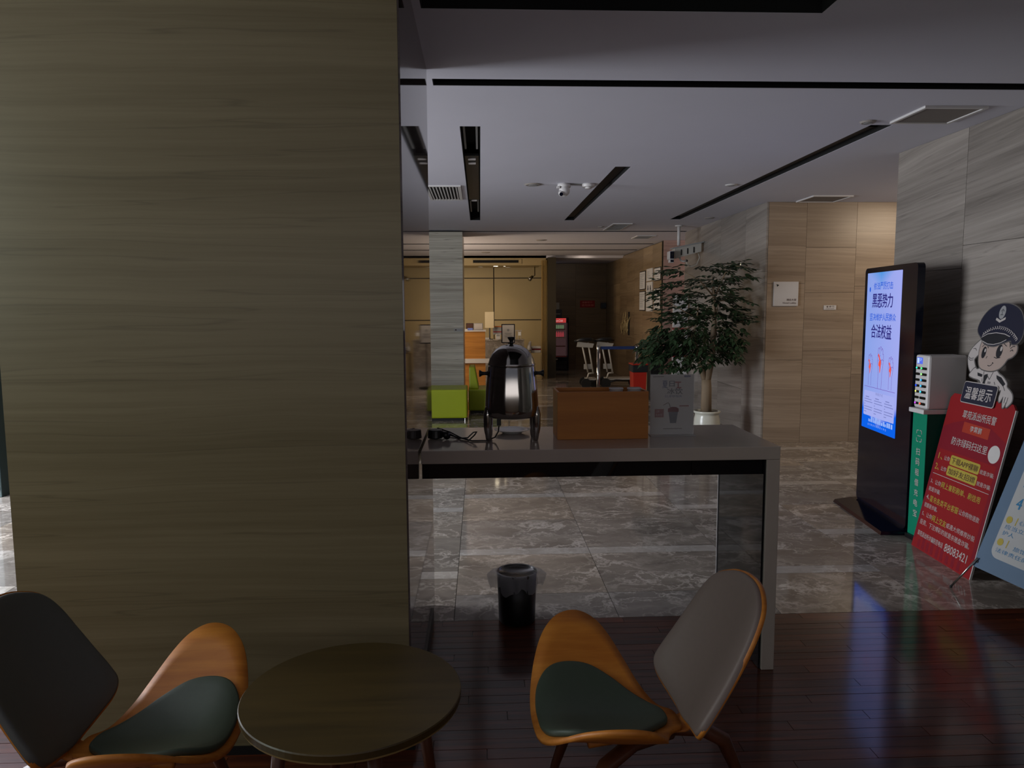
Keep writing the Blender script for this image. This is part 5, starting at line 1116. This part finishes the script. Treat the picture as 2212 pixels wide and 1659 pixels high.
# ------------------------------------------------------------------ RECEPTION
rd = thing('wooden_desk', 'wooden clad reception desk with a white band behind the lime seats', 'desk', (-.3, 14.2, 0))
MB().box((-1.2, 14.0, .001), (.09, 14.55, .525)).build('lower_panel', M['deskwood'], rd); MB().box((-1.2, 13.97, .5255), (.16, 14.56, .607)).build('white_band', M['white'], rd); MB().box((-1.2, 14.0, .6075), (.09, 14.55, 1.118)).build('upper_panel', M['deskwood'], rd); MB().box((-1.2, 13.985, 1.1185), (.105, 14.56, 1.14)).build('desk_top', M['white'], rd)
sd2 = thing('stone_desk', 'grey stone reception counter right of the wooden desk', 'desk', (.55, 16.2, 0))
MB().box((.10, 16.0, .001), (.94, 16.5, .86)).build('stone_front', M['marble'], sd2); MB().box((.09, 15.98, .8605), (.95, 16.52, .885)).build('stone_top', M['marble'], sd2, bevel=.003)
def small(nm, label, cat, a, b, m, extra=None, bev=.003):
    t = thing(nm, label, cat, ((a[0]+b[0])/2, (a[1]+b[1])/2, a[2])); MB().box(a, b).build('body', m, t, bevel=bev)
    if extra: MB().box(extra[0], extra[1]).build(extra[2], extra[3], t)
    return t
small('photo_frame', 'dark framed panel at the left end of the wooden desk', 'frame', (-.27, 14.2, 1.141), (-.13, 14.23, 1.27), M['kioskbody'], ((-.262, 14.197, 1.15), (-.138, 14.1995, 1.262), 'print', M['brown']))
small('desk_sign', 'pale grey sign plate on the wooden desk', 'sign', (-.125, 14.2, 1.141), (.05, 14.22, 1.27), M['greyprint'], ((-.115, 14.197, 1.15), (.04, 14.1995, 1.26), 'print', M['cream']))
small('tissue_pack', 'blue and white tissue pack at the front of the wooden desk', 'tissues', (-.24, 14.05, 1.141), (-.14, 14.12, 1.18), mat('pale_blue', (100, 120, 190), .6), ((-.29, 14.045, 1.141), (-.242, 14.10, 1.165), 'paper', M['paper']))
t = thing('sign_on_pole', 'tall cream board on a dark pole behind the wooden desk', 'sign', (.20, 16.1, .9)); MB().box((.10, 16.08, 1.13), (.295, 16.10, 1.475)).build('board', mat('cream_board', (216, 198, 160), .6), t, bevel=.003); MB().cyl((.2, 16.11, .886), (.2, 16.11, 1.3), .014, n=8).build('pole', M['blacksteel'], t); MB().lathe([(.0001, .886), (.07, .886), (.07, .895), (.0001, .895)], (.2, 16.11, 0), 16).build('base', M['blacksteel'], t)
t = thing('monitor', 'dark monitor with an orange strip on the stone counter', 'monitor', (.40, 16.25, .886)); MB().box((.27, 16.24, .98), (.50, 16.27, 1.14)).build('screen_housing', M['greyprint'], t, bevel=.003); MB().box((.275, 16.235, 1.145), (.46, 16.26, 1.165)).build('orange_strip', mat('orange_strip', (220, 110, 40), .5), t); MB().box((.36, 16.25, .886), (.42, 16.28, .9795)).build('stand', M['blackplastic'], t); MB().box((.28, 16.235, 1.03), (.49, 16.2395, 1.05)).build('red_strip', M['redsign'], t)
small('card_terminal', 'small white card terminal on the stone counter', 'terminal', (.33, 16.03, .886), (.43, 16.08, 1.0), M['white'], ((.345, 16.027, .95), (.415, 16.0295, .99), 'display', M['greyprint']))
small('paper_tray', 'white papers stacked at the left of the stone counter', 'papers', (.106, 16.0, .886), (.19, 16.035, .92), M['paper'], ((.112, 16.003, .9205), (.184, 16.032, .925), 'top_sheet', M['cream']))
t = thing('desk_rack', 'small cream wire rack at the right of the stone counter', 'rack', (.85, 16.15, .886))
for xx in (.76, .82, .88): MB().cyl((xx, 16.15, .886), (xx, 16.15, 1.06), .008, n=6).build('upright', M['cream'], t)
MB().box((.74, 16.12, 1.06), (.90, 16.18, 1.075)).build('shelf', M['cream'], t); MB().box((.82, 16.12, .96), (.88, 16.18, 1.04)).build('holder', M['porcelain'], t)
sc2 = thing('framed_certificate', 'black framed notice on a pole stand behind the urn', 'sign', (.55, 14.5, 0))
MB().box((.410, 14.49, .875), (.672, 14.51, 1.245)).build('frame', M['kioskbody'], sc2); MB().box((.428, 14.486, .893), (.654, 14.4895, 1.227)).build('sheet', M['paper'], sc2); MB().cyl((.55, 14.52, .03), (.55, 14.52, 1.0), .012, n=8).build('pole', M['blacksteel'], sc2); MB().lathe([(.0001, .001), (.15, .001), (.15, .02), (.0001, .028)], (.55, 14.52, 0), 24).build('base', M['blacksteel'], sc2)
cf = Face((.428, 14.485, .893), (1, 0, 0), (0, 0, 1)); mb = MB(); cf.poly(mb, disc(.113, .235, .025, 16), .0006); [cf.stroke(mb, [(.113-w, v_), (.113+w, v_)], .008, .0006) for w, v_ in ((.07, .17), (.05, .15), (.075, .12), (.06, .10))]; flatbuild(mb, 'text_lines', M['greyprint'], sc2)
t = small('low_cabinet', 'low beige cabinet beside the bronze profiles', 'cabinet', (1.03, 16.1, .001), (1.33, 16.5, .58), M['beige'], ((1.05, 16.092, .05), (1.31, 16.0995, .54), 'door', M['beige']))
t = thing('folded_cloth', 'cream folded cloths with a red stripe on the low beige cabinet', 'cloth', (1.2, 16.3, .581)); MB().box((1.10, 16.15, .5805), (1.32, 16.4, .64)).build('lower_fold', M['paper'], t, bevel=.015); MB().box((1.12, 16.16, .6405), (1.32, 16.4, .67)).build('red_stripe', M['redsign2'], t, bevel=.008); MB().box((1.10, 16.15, .6705), (1.32, 16.4, .72)).build('upper_fold', M['paper'], t, bevel=.015); MB().tube([(1.06, 16.06, .64), (1.05, 16.08, .70), (1.08, 16.2, .80), (1.10, 16.2, .83)], [.05, .045, .03, .015], 10).build('hanging_end', M['paper'], t, smooth=True)

t = thing('wall_indicator', 'tiny glowing dot on the stone wall right of the tree top', 'lamp', (3.19, 9.07, 2.06)); MB().cyl((3.1985, 9.07, 2.075), (3.19, 9.07, 2.075), .02, n=12).build('housing', M['white'], t); MB().cyl((3.1895, 9.07, 2.075), (3.187, 9.07, 2.075), .013, n=10).build('bulb', emis('dot_glow', (255, 240, 200), 1.5), t)
